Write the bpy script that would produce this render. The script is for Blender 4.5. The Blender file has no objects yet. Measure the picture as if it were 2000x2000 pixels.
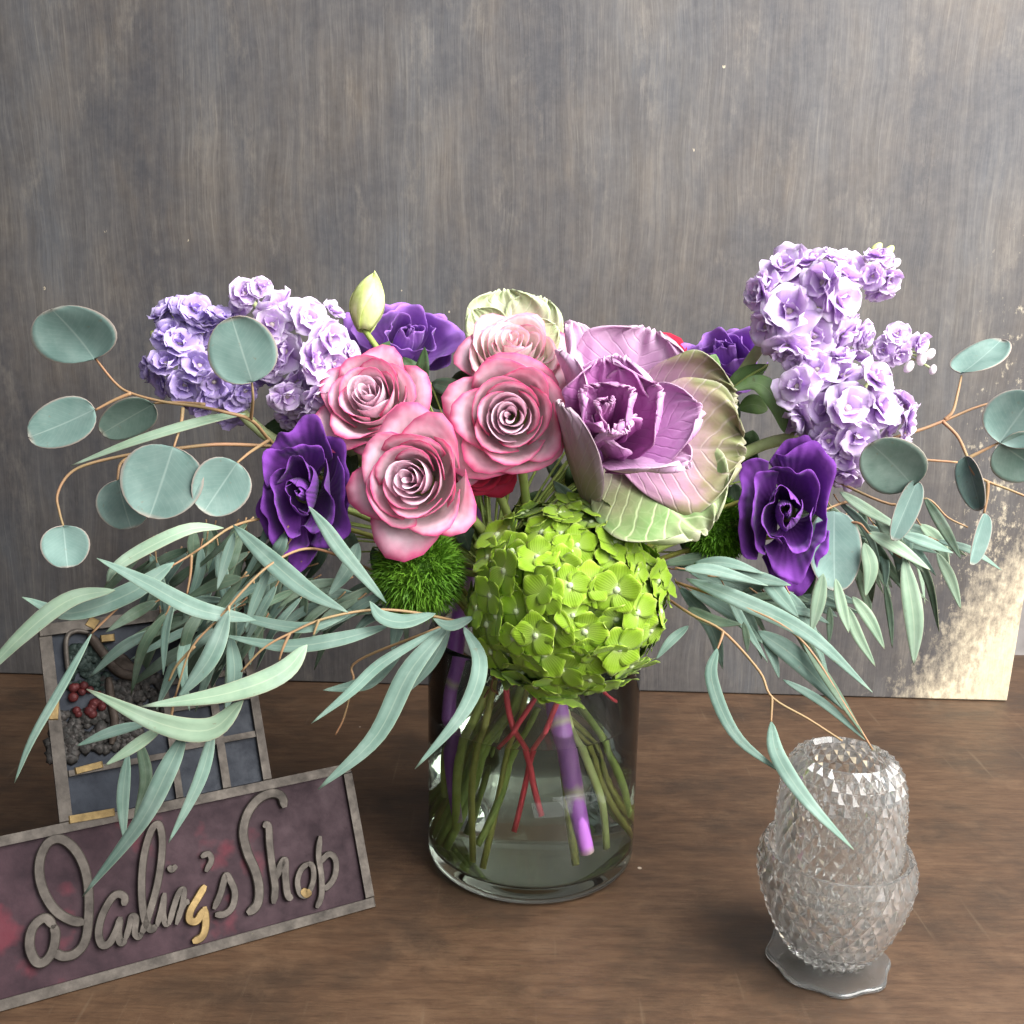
import bpy, math, random
import numpy as np
from mathutils import Matrix, Vector

# ------------------------------------------------------------------ camera
PITCH, ROLL, H = math.radians(12.5), math.radians(0.9), 0.408
F = np.array([0, math.cos(PITCH), -math.sin(PITCH)])
U0 = np.array([0, math.sin(PITCH), math.cos(PITCH)])
R0 = np.array([1.0, 0, 0])
R = math.cos(ROLL) * R0 + math.sin(ROLL) * U0
U = math.cos(ROLL) * U0 - math.sin(ROLL) * R0
CAM = np.array([0, 0, H])
sc = bpy.context.scene
col = sc.collection
cd = bpy.data.cameras.new('camera')
cd.sensor_width = 36; cd.lens = 36; cd.clip_start = 0.02; cd.clip_end = 50
co = bpy.data.objects.new('camera', cd); col.objects.link(co)
co.matrix_world = Matrix(((R[0], U[0], -F[0], 0), (R[1], U[1], -F[1], 0), (R[2], U[2], -F[2], H), (0, 0, 0, 1)))
sc.camera = co

# ------------------------------------------------------------------ light
w = bpy.data.worlds.new('World'); sc.world = w; w.use_nodes = True
w.node_tree.nodes['Background'].inputs[0].default_value = (0.80, 0.88, 1.0, 1)
w.node_tree.nodes['Background'].inputs[1].default_value = 0.17


def area(name, loc, target, sx, sy, power, color):
    l = bpy.data.lights.new(name, 'AREA'); l.shape = 'RECTANGLE'; l.size = sx; l.size_y = sy
    l.energy = power; l.color = color
    o = bpy.data.objects.new(name, l); col.objects.link(o)
    d = Vector(target) - Vector(loc)
    o.matrix_world = Matrix.Translation(loc) @ d.to_track_quat('-Z', 'Y').to_matrix().to_4x4()
    return o


area('window_light', (1.12, 0.06, 1.05), (0.10, 0.80, 0.33), 1.3, 1.3, 62, (1.0, 0.98, 0.95))
area('skylight', (0.72, 0.34, 1.62), (0.25, 0.90, 0.45), 0.9, 0.7, 33, (0.94, 0.97, 1.0))
area('front_fill_light', (0.75, -1.15, 1.25), (0.10, 0.80, 0.35), 1.6, 1.6, 25, (0.95, 0.97, 1.0))  # added soft panel behind the camera: frontal fill and glints in the glass

sc.view_settings.view_transform = 'Standard'
sc.view_settings.look = 'None'
sc.view_settings.exposure = 0.18
sc.view_settings.gamma = 1.0
sc.render.engine = 'CYCLES'
cy = sc.cycles
cy.use_denoising = True
try:
    cy.denoiser = 'OPENIMAGEDENOISE'
except Exception:
    pass
cy.max_bounces = 14; cy.transmission_bounces = 14; cy.transparent_max_bounces = 16
cy.diffuse_bounces = 6; cy.glossy_bounces = 6
cy.sample_clamp_indirect = 4.0

# ------------------------------------------------------------------ helpers
rng = random.Random(7)
nrm = lambda a: np.asarray(a, float) / (np.linalg.norm(a) + 1e-12)


def ray(u, v): return F + (u - 1000) / 2000 * R - (v - 1000) / 2000 * U
def P(u, v, d): return CAM + d * ray(u, v)
def G(u, v, z=0.0):
    r = ray(u, v); return CAM + (z - H) / r[2] * r
def on_plane(u, v, p0, n):
    r = ray(u, v); return CAM + r * (np.dot(p0 - CAM, n) / np.dot(r, n))
def PXM(d): return d / 2000.0            # metres per photo pixel at depth d
def to_cam(p): return nrm(CAM - p)


def mk(name, verts, faces, mat, parent=None, uv=None, edge=None, smooth=True, origin=None):
    me = bpy.data.meshes.new(name)
    verts = np.asarray(verts, float)
    if origin is not None: verts = verts - np.asarray(origin)
    me.from_pydata([tuple(v) for v in verts], [], [tuple(f) for f in faces])
    if smooth: me.polygons.foreach_set('use_smooth', [True] * len(me.polygons))
    idx = np.zeros(len(me.loops), int); me.loops.foreach_get('vertex_index', idx)
    if uv is not None:
        l = me.uv_layers.new(name='uv'); l.data.foreach_set('uv', np.asarray(uv, float)[idx].ravel())
    if edge is not None:
        l = me.uv_layers.new(name='edge'); l.data.foreach_set('uv', np.asarray(edge, float)[idx].ravel())
    me.materials.append(mat)
    o = bpy.data.objects.new(name, me); col.objects.link(o)
    if parent is not None: o.parent = parent
    elif origin is not None: o.location = tuple(origin)
    return o


def thing(name, label, cat, loc, group=None):
    o = bpy.data.objects.new(name, None); col.objects.link(o)
    o.empty_display_size = 0.01; o.location = tuple(loc)
    o['label'] = label; o['category'] = cat
    if group: o['group'] = group
    return o


def tag(o, label=None, cat=None, group=None, kind=None):
    for k, v in (('label', label), ('category', cat), ('group', group), ('kind', kind)):
        if v: o[k] = v
    return o


def catmull(pts, n):
    pts = [np.asarray(p, float) for p in pts]
    if len(pts) == 2: return [pts[0] + (pts[1] - pts[0]) * t for t in np.linspace(0, 1, n)]
    q = [2 * pts[0] - pts[1]] + pts + [2 * pts[-1] - pts[-2]]
    out = []
    m = len(pts) - 1
    for s in np.linspace(0, m, n):
        i = min(int(s), m - 1); t = s - i
        a, b, c, d = q[i:i + 4]
        out.append(0.5 * ((2 * b) + (c - a) * t + (2 * a - 5 * b + 4 * c - d) * t * t + (3 * b - a - 3 * c + d) * t ** 3))
    return out


def tube(pts, rads, n=14, seg=8, cap=True):
    c = np.array(catmull(pts, n))
    rr = np.interp(np.linspace(0, 1, n), np.linspace(0, 1, len(rads)), rads)
    tan = np.gradient(c, axis=0)
    ref = np.array([0.31, 0.77, 0.55]); V = []; Fc = []; uv = []
    for i in range(n):
        t = nrm(tan[i]); a = nrm(np.cross(t, ref)); b = np.cross(t, a)
        for k in range(seg):
            an = 2 * math.pi * k / seg
            V.append(c[i] + rr[i] * (math.cos(an) * a + math.sin(an) * b)); uv.append((k / seg, i / (n - 1)))
    for i in range(n - 1):
        for k in range(seg):
            k2 = (k + 1) % seg
            Fc.append((i * seg + k, i * seg + k2, (i + 1) * seg + k2, (i + 1) * seg + k))
    if cap:
        Fc.append(tuple(range(seg))[::-1]); Fc.append(tuple(range((n - 1) * seg, n * seg)))
    return V, Fc, uv


def join(parts):
    V = []; Fc = []; uv = []
    for p in parts:
        o = len(V); V += list(p[0]); Fc += [tuple(i + o for i in f) for f in p[1]]
        uv += list(p[2]) if len(p) > 2 else [(0, 0)] * len(p[0])
    return V, Fc, uv


def grid_mesh(Pt, uv, ed, t=0.0):
    """Pt: (nv, nu, 3). Returns verts, faces, uv, edge; with thickness t a closed sheet."""
    nv, nu, _ = Pt.shape
    idx = np.arange(nv * nu).reshape(nv, nu)
    Fc = [(idx[i, j], idx[i, j + 1], idx[i + 1, j + 1], idx[i + 1, j]) for i in range(nv - 1) for j in range(nu - 1)]
    V = Pt.reshape(-1, 3); uvf = uv.reshape(-1, 2); ef = ed.reshape(-1, 2)
    if t > 0:
        du = np.gradient(Pt, axis=1); dv = np.gradient(Pt, axis=0)
        n = np.cross(du, dv); n /= (np.linalg.norm(n, axis=2, keepdims=True) + 1e-12)
        B = (Pt - n * t).reshape(-1, 3); o = nv * nu
        Fc += [(idx[i, j] + o, idx[i + 1, j] + o, idx[i + 1, j + 1] + o, idx[i, j + 1] + o) for i in range(nv - 1) for j in range(nu - 1)]
        ring = [idx[0, j] for j in range(nu)] + [idx[i, nu - 1] for i in range(1, nv)] + [idx[nv - 1, j] for j in range(nu - 2, -1, -1)] + [idx[i, 0] for i in range(nv - 2, 0, -1)]
        for a, b in zip(ring, ring[1:] + ring[:1]): Fc.append((b, a, a + o, b + o))
        V = np.vstack([V, B]); uvf = np.vstack([uvf, uvf]); ef = np.vstack([ef, ef])
    return V, Fc, uvf, ef


# ------------------------------------------------------------------ materials
class NT:
    def __init__(s, name):
        s.m = bpy.data.materials.new(name); s.m.use_nodes = True
        s.t = s.m.node_tree; s.n = s.t.nodes; s.bs = s.n['Principled BSDF']; s.out = s.n['Material Output']
    def add(s, typ, **kw):
        x = s.n.new(typ)
        for k, v in kw.items():
            if k.startswith('i_'):
                key = k[2:]; x.inputs[int(key) if key.isdigit() else key].default_value = v
            else: setattr(x, k, v)
        return x
    def link(s, a, b): s.t.links.new(a, b)
    def ramp(s, src, stops, interp='LINEAR'):
        r = s.n.new('ShaderNodeValToRGB'); r.color_ramp.interpolation = interp
        e = r.color_ramp.elements
        while len(e) < len(stops): e.new(0.5)
        for x, (p, c) in zip(e, stops):
            x.position = p; x.color = (c[0], c[1], c[2], 1) if not isinstance(c, (int, float)) else (c, c, c, 1)
        s.link(src, r.inputs[0]); return r.outputs[0]
    def math(s, op, a, b=0.0, clamp=False):
        x = s.n.new('ShaderNodeMath'); x.operation = op; x.use_clamp = clamp
        for i, q in enumerate((a, b)):
            if hasattr(q, 'is_linked'): s.link(q, x.inputs[i])
            else: x.inputs[i].default_value = q
        return x.outputs[0]
    def mix(s, f, a, b, blend='MIX'):
        x = s.n.new('ShaderNodeMix'); x.data_type = 'RGBA'; x.blend_type = blend
        for i, q in ((0, f), (6, a), (7, b)):
            if hasattr(q, 'is_linked'): s.link(q, x.inputs[i])
            else: x.inputs[i].default_value = q if i == 0 else (q[0], q[1], q[2], 1)
        return x.outputs[2]
    def noise(s, vec, scale, detail=4, rough=0.55):
        x = s.add('ShaderNodeTexNoise'); x.inputs['Scale'].default_value = scale
        x.inputs['Detail'].default_value = detail; x.inputs['Roughness'].default_value = rough
        if vec is not None: s.link(vec, x.inputs['Vector'])
        return x.outputs['Fac']
    def obj(s, scale=(1, 1, 1)):
        t = s.add('ShaderNodeTexCoord'); m = s.add('ShaderNodeMapping'); m.inputs['Scale'].default_value = scale
        s.link(t.outputs['Object'], m.inputs['Vector']); return m.outputs[0]
    def uvxy(s, name):
        u = s.add('ShaderNodeUVMap', uv_map=name); x = s.add('ShaderNodeSeparateXYZ'); s.link(u.outputs[0], x.inputs[0])
        return x.outputs[0], x.outputs[1]
    def rnd(s): return s.add('ShaderNodeObjectInfo').outputs['Random']
    def bump(s, h, strength, dist=0.001):
        b = s.add('ShaderNodeBump'); b.inputs['Strength'].default_value = strength; b.inputs['Distance'].default_value = dist
        s.link(h, b.inputs['Height']); s.link(b.outputs[0], s.bs.inputs['Normal']); return b.outputs[0]
    def base(s, c): s.link(c, s.bs.inputs['Base Color'])
    def set(s, **kw):
        for k, v in kw.items(): s.bs.inputs[k.replace('_', ' ')].default_value = v
        return s
    def translucent(s, c, f):
        t = s.add('ShaderNodeBsdfTranslucent'); s.link(c, t.inputs[0])
        mx = s.add('ShaderNodeMixShader'); mx.inputs[0].default_value = f
        s.link(s.bs.outputs[0], mx.inputs[1]); s.link(t.outputs[0], mx.inputs[2]); s.link(mx.outputs[0], s.out.inputs['Surface'])


def vary(nt, c, amount=0.25, scale=60):
    """break a colour up a little: per object value and soft mottling"""
    r = nt.math('MULTIPLY_ADD', nt.rnd(), amount); nt.n[-1].inputs[2].default_value = 1 - amount * 0.6
    nz = nt.noise(nt.obj(), scale, 3)
    k = nt.math('MULTIPLY', r, nt.math('ADD', nt.math('MULTIPLY', nz, 0.5), 0.75))
    x = nt.add('ShaderNodeVectorMath', operation='SCALE'); nt.link(c, x.inputs[0]); nt.link(k, x.inputs['Scale'])
    return x.outputs[0]


def petal_mat(name, stops, rough=0.55, transl=0.34, veins=0.12, vary_amt=0.10, noise_amt=0.12):
    nt = NT(name); e, _ = nt.uvxy('edge'); u, v = nt.uvxy('uv')
    nz = nt.noise(nt.obj(), 90, 3)
    e2 = nt.math('ADD', e, nt.math('MULTIPLY', nt.math('SUBTRACT', nz, 0.5), noise_amt))
    c = nt.ramp(e2, stops)
    wv = nt.math('SINE', nt.math('MULTIPLY', u, 34.0))
    n2 = nt.noise(nt.obj(), 300, 2)
    h = nt.math('ADD', nt.math('MULTIPLY', wv, 0.5), n2)
    nt.bump(h, veins, 0.0006)
    c = vary(nt, c, vary_amt, 120)
    nt.base(c); nt.set(Roughness=rough); nt.bs.inputs['Specular IOR Level'].default_value = 0.15
    nt.bs.inputs['Sheen Weight'].default_value = 0.15
    nt.translucent(c, transl); return nt.m


M = {}
M['rose'] = petal_mat('rose_petal', [(0.0, (0.88, 0.78, 0.70)), (0.6, (0.90, 0.74, 0.78)), (0.82, (0.89, 0.68, 0.75)), (0.92, (0.86, 0.44, 0.57)), (1.0, (0.78, 0.12, 0.29))])
M['rose_inner'] = petal_mat('rose_petal_inner', [(0.0, (0.86, 0.64, 0.72)), (0.75, (0.90, 0.74, 0.81)), (0.93, (0.90, 0.70, 0.78)), (1.0, (0.86, 0.54, 0.66))])
M['rose_pale'] = petal_mat('rose_petal_pale', [(0.0, (0.86, 0.82, 0.72)), (0.8, (0.90, 0.80, 0.77)), (0.94, (0.88, 0.66, 0.68)), (1.0, (0.80, 0.30, 0.42))])
M['rose_deep'] = petal_mat('rose_petal_deep', [(0.0, (0.60, 0.30, 0.30)), (0.6, (0.62, 0.09, 0.18)), (1.0, (0.55, 0.02, 0.06))])
M['purple'] = petal_mat('lisianthus_petal', [(0.0, (0.10, 0.022, 0.17)), (0.5, (0.155, 0.032, 0.27)), (1.0, (0.22, 0.055, 0.37))], rough=0.75, transl=0.22, veins=0.5, vary_amt=0.35)
M['purple_light'] = petal_mat('lisianthus_petal_light', [(0.0, (0.28, 0.20, 0.32)), (0.35, (0.26, 0.09, 0.42)), (1.0, (0.38, 0.17, 0.58))], rough=0.5, transl=0.2, veins=0.2, vary_amt=0.3)
M['stock'] = petal_mat('stock_petal', [(0.0, (0.66, 0.62, 0.50)), (0.2, (0.62, 0.40, 0.76)), (0.6, (0.78, 0.60, 0.87)), (1.0, (0.86, 0.75, 0.91))], transl=0.35, vary_amt=0.15)
M['stock_blue'] = petal_mat('stock_petal_blue', [(0.0, (0.55, 0.50, 0.48)), (0.25, (0.46, 0.32, 0.70)), (0.7, (0.60, 0.46, 0.82)), (1.0, (0.72, 0.60, 0.88))], transl=0.35, vary_amt=0.2)
M['hyd'] = petal_mat('hydrangea_petal', [(0.0, (0.62, 0.70, 0.36)), (0.22, (0.34, 0.50, 0.07)), (0.7, (0.25, 0.42, 0.018)), (0.92, (0.29, 0.46, 0.026)), (1.0, (0.46, 0.58, 0.11))], transl=0.25, veins=0.3, vary_amt=0.35)


def plain(name, c1, c2, scale=60, rough=0.5, bump=0.1, amt=0.2, stretch=(1, 1, 1), spec=0.3):
    nt = NT(name); nz = nt.noise(nt.obj(stretch), scale, 5)
    c = nt.ramp(nz, [(0.3, c1), (0.7, c2)]); c = vary(nt, c, amt, scale * 2)
    nt.base(c); nt.set(Roughness=rough); nt.bump(nz, bump, 0.001); nt.bs.inputs['Specular IOR Level'].default_value = spec
    return nt.m


def leaf_mat(name, c1, c2, rib, rough=0.65, transl=0.15, edge=None, ribw=0.045):
    nt = NT(name); u, v = nt.uvxy('uv'); nz = nt.noise(nt.obj(), 70, 4)
    c = nt.ramp(nz, [(0.3, c1), (0.7, c2)])
    au = nt.math('ABSOLUTE', u)
    ribf = nt.math('SUBTRACT', 1.0, nt.math('DIVIDE', au, ribw), clamp=True)
    lat = nt.math('SINE', nt.math('MULTIPLY', nt.math('SUBTRACT', nt.math('MULTIPLY', v, 1.0), nt.math('MULTIPLY', au, 0.35)), 75.0))
    latf = nt.math('MULTIPLY', nt.math('POWER', nt.math('MAXIMUM', lat, 0.0), 6.0), 0.13)
    c = nt.mix(nt.math('MULTIPLY', nt.math('MAXIMUM', ribf, latf), 0.75), c, rib)
    if edge is not None:
        ef = nt.math('SUBTRACT', nt.math('MULTIPLY', au, 12.0), 11.0, clamp=True)
        tf = nt.math('SUBTRACT', nt.math('MULTIPLY', v, 12.0), 11.2, clamp=True)
        c = nt.mix(nt.math('MULTIPLY', nt.math('MAXIMUM', ef, tf), 0.6), c, edge)
    bl = nt.noise(nt.obj(), 28, 6, 0.7); c = nt.mix(nt.math('MULTIPLY', nt.ramp(bl, [(0.48, 0.0), (0.70, 1.0)]), 0.30), c, (0.34, 0.41, 0.36))
    sp = nt.noise(nt.obj(), 240, 3, 0.6); c = nt.mix(nt.math('MULTIPLY', nt.ramp(sp, [(0.66, 0.0), (0.74, 1.0)]), 0.45), c, (0.16, 0.13, 0.08))
    c = vary(nt, c, 0.45, 40)
    nt.base(c); nt.set(Roughness=rough); nt.bump(nt.math('ADD', nz, latf), 0.12, 0.0006)
    nt.bs.inputs['Specular IOR Level'].default_value = 0.14
    nt.translucent(c, transl); return nt.m


M['euc'] = leaf_mat('silver_dollar_leaf', (0.115, 0.19, 0.165), (0.165, 0.245, 0.215), (0.27, 0.35, 0.31), edge=(0.45, 0.30, 0.25))
M['euc_dark'] = leaf_mat('silver_dollar_leaf_dark', (0.10, 0.16, 0.13), (0.15, 0.22, 0.18), (0.24, 0.30, 0.25), edge=(0.35, 0.25, 0.2))
M['wil'] = leaf_mat('willow_leaf', (0.115, 0.19, 0.15), (0.165, 0.245, 0.20), (0.25, 0.32, 0.25), edge=(0.32, 0.40, 0.28), ribw=0.09)
M['wil_pale'] = leaf_mat('willow_leaf_pale', (0.19, 0.28, 0.19), (0.26, 0.35, 0.24), (0.35, 0.42, 0.29), edge=(0.42, 0.38, 0.26), ribw=0.09)
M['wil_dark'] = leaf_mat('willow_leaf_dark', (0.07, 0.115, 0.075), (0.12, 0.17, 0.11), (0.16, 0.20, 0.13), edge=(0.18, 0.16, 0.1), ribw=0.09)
M['green_leaf'] = leaf_mat('green_leaf', (0.13, 0.24, 0.07), (0.20, 0.32, 0.11), (0.32, 0.42, 0.2))
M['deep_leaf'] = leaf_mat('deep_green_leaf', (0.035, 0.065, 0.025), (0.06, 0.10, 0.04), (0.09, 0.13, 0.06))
M['twig'] = plain('golden_twig', (0.27, 0.20, 0.095), (0.30, 0.15, 0.08), 40, 0.55)
M['stem'] = plain('green_stem', (0.24, 0.34, 0.07), (0.36, 0.44, 0.12), 60, 0.45)
M['stem_olive'] = plain('olive_stem', (0.24, 0.25, 0.05), (0.36, 0.33, 0.09), 60, 0.45)
M['stem_pale'] = plain('pale_stem', (0.50, 0.56, 0.20), (0.60, 0.62, 0.28), 60, 0.45)
M['stem_bright'] = plain('yellow_green_stem', (0.34, 0.40, 0.08), (0.46, 0.50, 0.14), 60, 0.45)
M['red_stem'] = plain('red_stem', (0.50, 0.03, 0.05), (0.62, 0.07, 0.09), 50, 0.5)
M['stock_stem'] = plain('stock_stem', (0.36, 0.44, 0.17), (0.46, 0.52, 0.26), 60, 0.5)
M['bud'] = plain('green_bud', (0.42, 0.50, 0.12), (0.62, 0.66, 0.30), 120, 0.5, stretch=(1, 1, 0.2))
M['lilac_bud'] = plain('lilac_bud', (0.55, 0.45, 0.62), (0.66, 0.62, 0.50), 120, 0.5)
M['floret_eye'] = plain('floret_eye', (0.52, 0.60, 0.34), (0.40, 0.47, 0.26), 400, 0.5)
M['stock_eye'] = plain('stock_eye', (0.50, 0.48, 0.25), (0.55, 0.45, 0.55), 400, 0.5)
M['bristle'] = plain('green_bristle', (0.06, 0.17, 0.010), (0.14, 0.30, 0.02), 60, 0.6, amt=0.1)
M['twine'] = plain('brown_fibre', (0.16, 0.06, 0.025), (0.28, 0.12, 0.05), 90, 0.7)


def cabbage_mat(name, stops, vein=(0.62, 0.56, 0.50), vein_amt=0.5):
    nt = NT(name); e, _ = nt.uvxy('edge'); u, v = nt.uvxy('uv')
    nz = nt.noise(nt.obj(), 55, 5, 0.65)
    e2 = nt.math('ADD', e, nt.math('MULTIPLY', nt.math('SUBTRACT', nz, 0.5), 0.55))
    c = nt.ramp(e2, stops)
    au = nt.math('ABSOLUTE', u)
    w1 = nt.noise(nt.obj(), 30, 3)
    ph = nt.math('ADD', nt.math('MULTIPLY', nt.math('SUBTRACT', v, nt.math('MULTIPLY', au, 0.45)), 46.0), nt.math('MULTIPLY', w1, 7.0))
    lat = nt.math('POWER', nt.math('MAXIMUM', nt.math('SINE', ph), 0.0), 9.0)
    rib = nt.math('SUBTRACT', 1.0, nt.math('DIVIDE', au, 0.06), clamp=True)
    vo = nt.add('ShaderNodeTexVoronoi', feature='DISTANCE_TO_EDGE'); vo.inputs['Scale'].default_value = 110
    nt.link(nt.obj(), vo.inputs['Vector'])
    fine = nt.math('MULTIPLY', nt.math('SUBTRACT', 1.0, nt.math('MULTIPLY', vo.outputs['Distance'], 9.0), clamp=True), 0.15)
    vf = nt.math('MAXIMUM', nt.math('MAXIMUM', lat, rib), fine)
    c = nt.mix(nt.math('MULTIPLY', vf, vein_amt), c, vein)
    ef = nt.math('SUBTRACT', nt.math('MULTIPLY', e, 16.0), 15.2, clamp=True)
    c = nt.mix(nt.math('MULTIPLY', ef, 0.4), c, (0.56, 0.46, 0.44))
    c = vary(nt, c, 0.12, 40)
    nt.base(c); nt.set(Roughness=0.55); nt.bs.inputs['Specular IOR Level'].default_value = 0.3
    nt.bump(nt.math('SUBTRACT', nt.math('MULTIPLY', nz, 0.8), vf), 0.35, 0.0009)
    nt.translucent(c, 0.15); return nt.m


M['cab_out'] = cabbage_mat('cabbage_green_edge', [(0.0, (0.44, 0.22, 0.38)), (0.5, (0.40, 0.23, 0.30)), (0.78, (0.27, 0.22, 0.13)), (1.0, (0.20, 0.23, 0.085))], vein=(0.50, 0.40, 0.38), vein_amt=0.4)
M['cab_back'] = cabbage_mat('cabbage_back', [(0.0, (0.24, 0.25, 0.14)), (0.4, (0.30, 0.24, 0.22)), (0.8, (0.38, 0.25, 0.33)), (1.0, (0.44, 0.30, 0.38))], vein=(0.46, 0.36, 0.40), vein_amt=0.4)
M['cab_green'] = cabbage_mat('cabbage_green', [(0.0, (0.36, 0.28, 0.28)), (0.35, (0.26, 0.28, 0.14)), (0.7, (0.16, 0.27, 0.09)), (1.0, (0.28, 0.32, 0.16))], vein=(0.50, 0.58, 0.32), vein_amt=0.65)
M['cab_mauve'] = cabbage_mat('cabbage_mauve', [(0.0, (0.42, 0.13, 0.38)), (0.5, (0.52, 0.22, 0.49)), (1.0, (0.60, 0.33, 0.56))], vein=(0.55, 0.30, 0.52), vein_amt=0.35)
M['cab_pink'] = cabbage_mat('cabbage_pink', [(0.0, (0.46, 0.20, 0.42)), (0.5, (0.57, 0.32, 0.52)), (1.0, (0.64, 0.40, 0.57))], vein=(0.66, 0.44, 0.60), vein_amt=0.35)
M['cab_heart'] = cabbage_mat('cabbage_heart', [(0.0, (0.34, 0.07, 0.28)), (0.5, (0.46, 0.13, 0.40)), (1.0, (0.58, 0.24, 0.52))], vein=(0.5, 0.2, 0.44), vein_amt=0.3)
M['cab_pale'] = cabbage_mat('cabbage_pale', [(0.0, (0.72, 0.50, 0.50)), (0.5, (0.62, 0.52, 0.42)), (1.0, (0.42, 0.52, 0.26))], vein=(0.66, 0.68, 0.48), vein_amt=0.55)


def purple_stem_mat():
    nt = NT('cabbage_stem'); u, v = nt.uvxy('uv')
    vv = nt.math('MULTIPLY', v, 4.3)
    ring = nt.math('FRACT', nt.math('ADD', vv, nt.math('MULTIPLY', nt.noise(nt.obj(), 60, 2), 0.35)))
    f = nt.math('SUBTRACT', 1.0, nt.math('MULTIPLY', nt.math('ABSOLUTE', nt.math('SUBTRACT', ring, 0.5)), 9.0), clamp=True)
    nz = nt.noise(nt.obj((1, 1, 0.3)), 90, 4)
    c = nt.ramp(nz, [(0.3, (0.26, 0.07, 0.36)), (0.7, (0.44, 0.17, 0.52))])
    c = nt.mix(nt.math('MULTIPLY', f, 0.8), c, (0.55, 0.50, 0.32))
    nt.base(c); nt.set(Roughness=0.4); nt.bump(nt.math('ADD', nz, f), 0.3, 0.001); return nt.m


M['cab_stem'] = purple_stem_mat()


def glass_mat(name, color, rough=0.0, ior=1.45):
    nt = NT(name); nt.set(Base_Color=(*color, 1), Roughness=rough, IOR=ior); nt.bs.inputs['Transmission Weight'].default_value = 1.0
    return nt.m


M['vase_glass'] = glass_mat('vase_glass', (0.93, 0.97, 0.94), 0.0, 1.45)
M['water'] = glass_mat('water', (0.83, 0.88, 0.80), 0.0, 1.33)
M['cut_glass'] = glass_mat('pressed_glass', (0.98, 0.98, 0.96), 0.0, 1.5)
M['foot_glass'] = glass_mat('foot_glass', (0.98, 0.98, 0.97), 0.0, 1.5)
_nt = M['cut_glass'].node_tree; _t = _nt.nodes.new('ShaderNodeBsdfTranslucent'); _t.inputs[0].default_value = (0.95, 0.95, 0.92, 1)
_d = _nt.nodes.new('ShaderNodeBsdfDiffuse'); _d.inputs[0].default_value = (0.95, 0.95, 0.92, 1); _a = _nt.nodes.new('ShaderNodeMixShader'); _b = _nt.nodes.new('ShaderNodeMixShader'); _b.inputs[0].default_value = 0.05
_nt.links.new(_t.outputs[0], _a.inputs[1]); _nt.links.new(_d.outputs[0], _a.inputs[2]); _nt.links.new(_nt.nodes['Principled BSDF'].outputs[0], _b.inputs[1]); _nt.links.new(_a.outputs[0], _b.inputs[2]); _nt.links.new(_b.outputs[0], _nt.nodes['Material Output'].inputs['Surface'])


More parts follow.
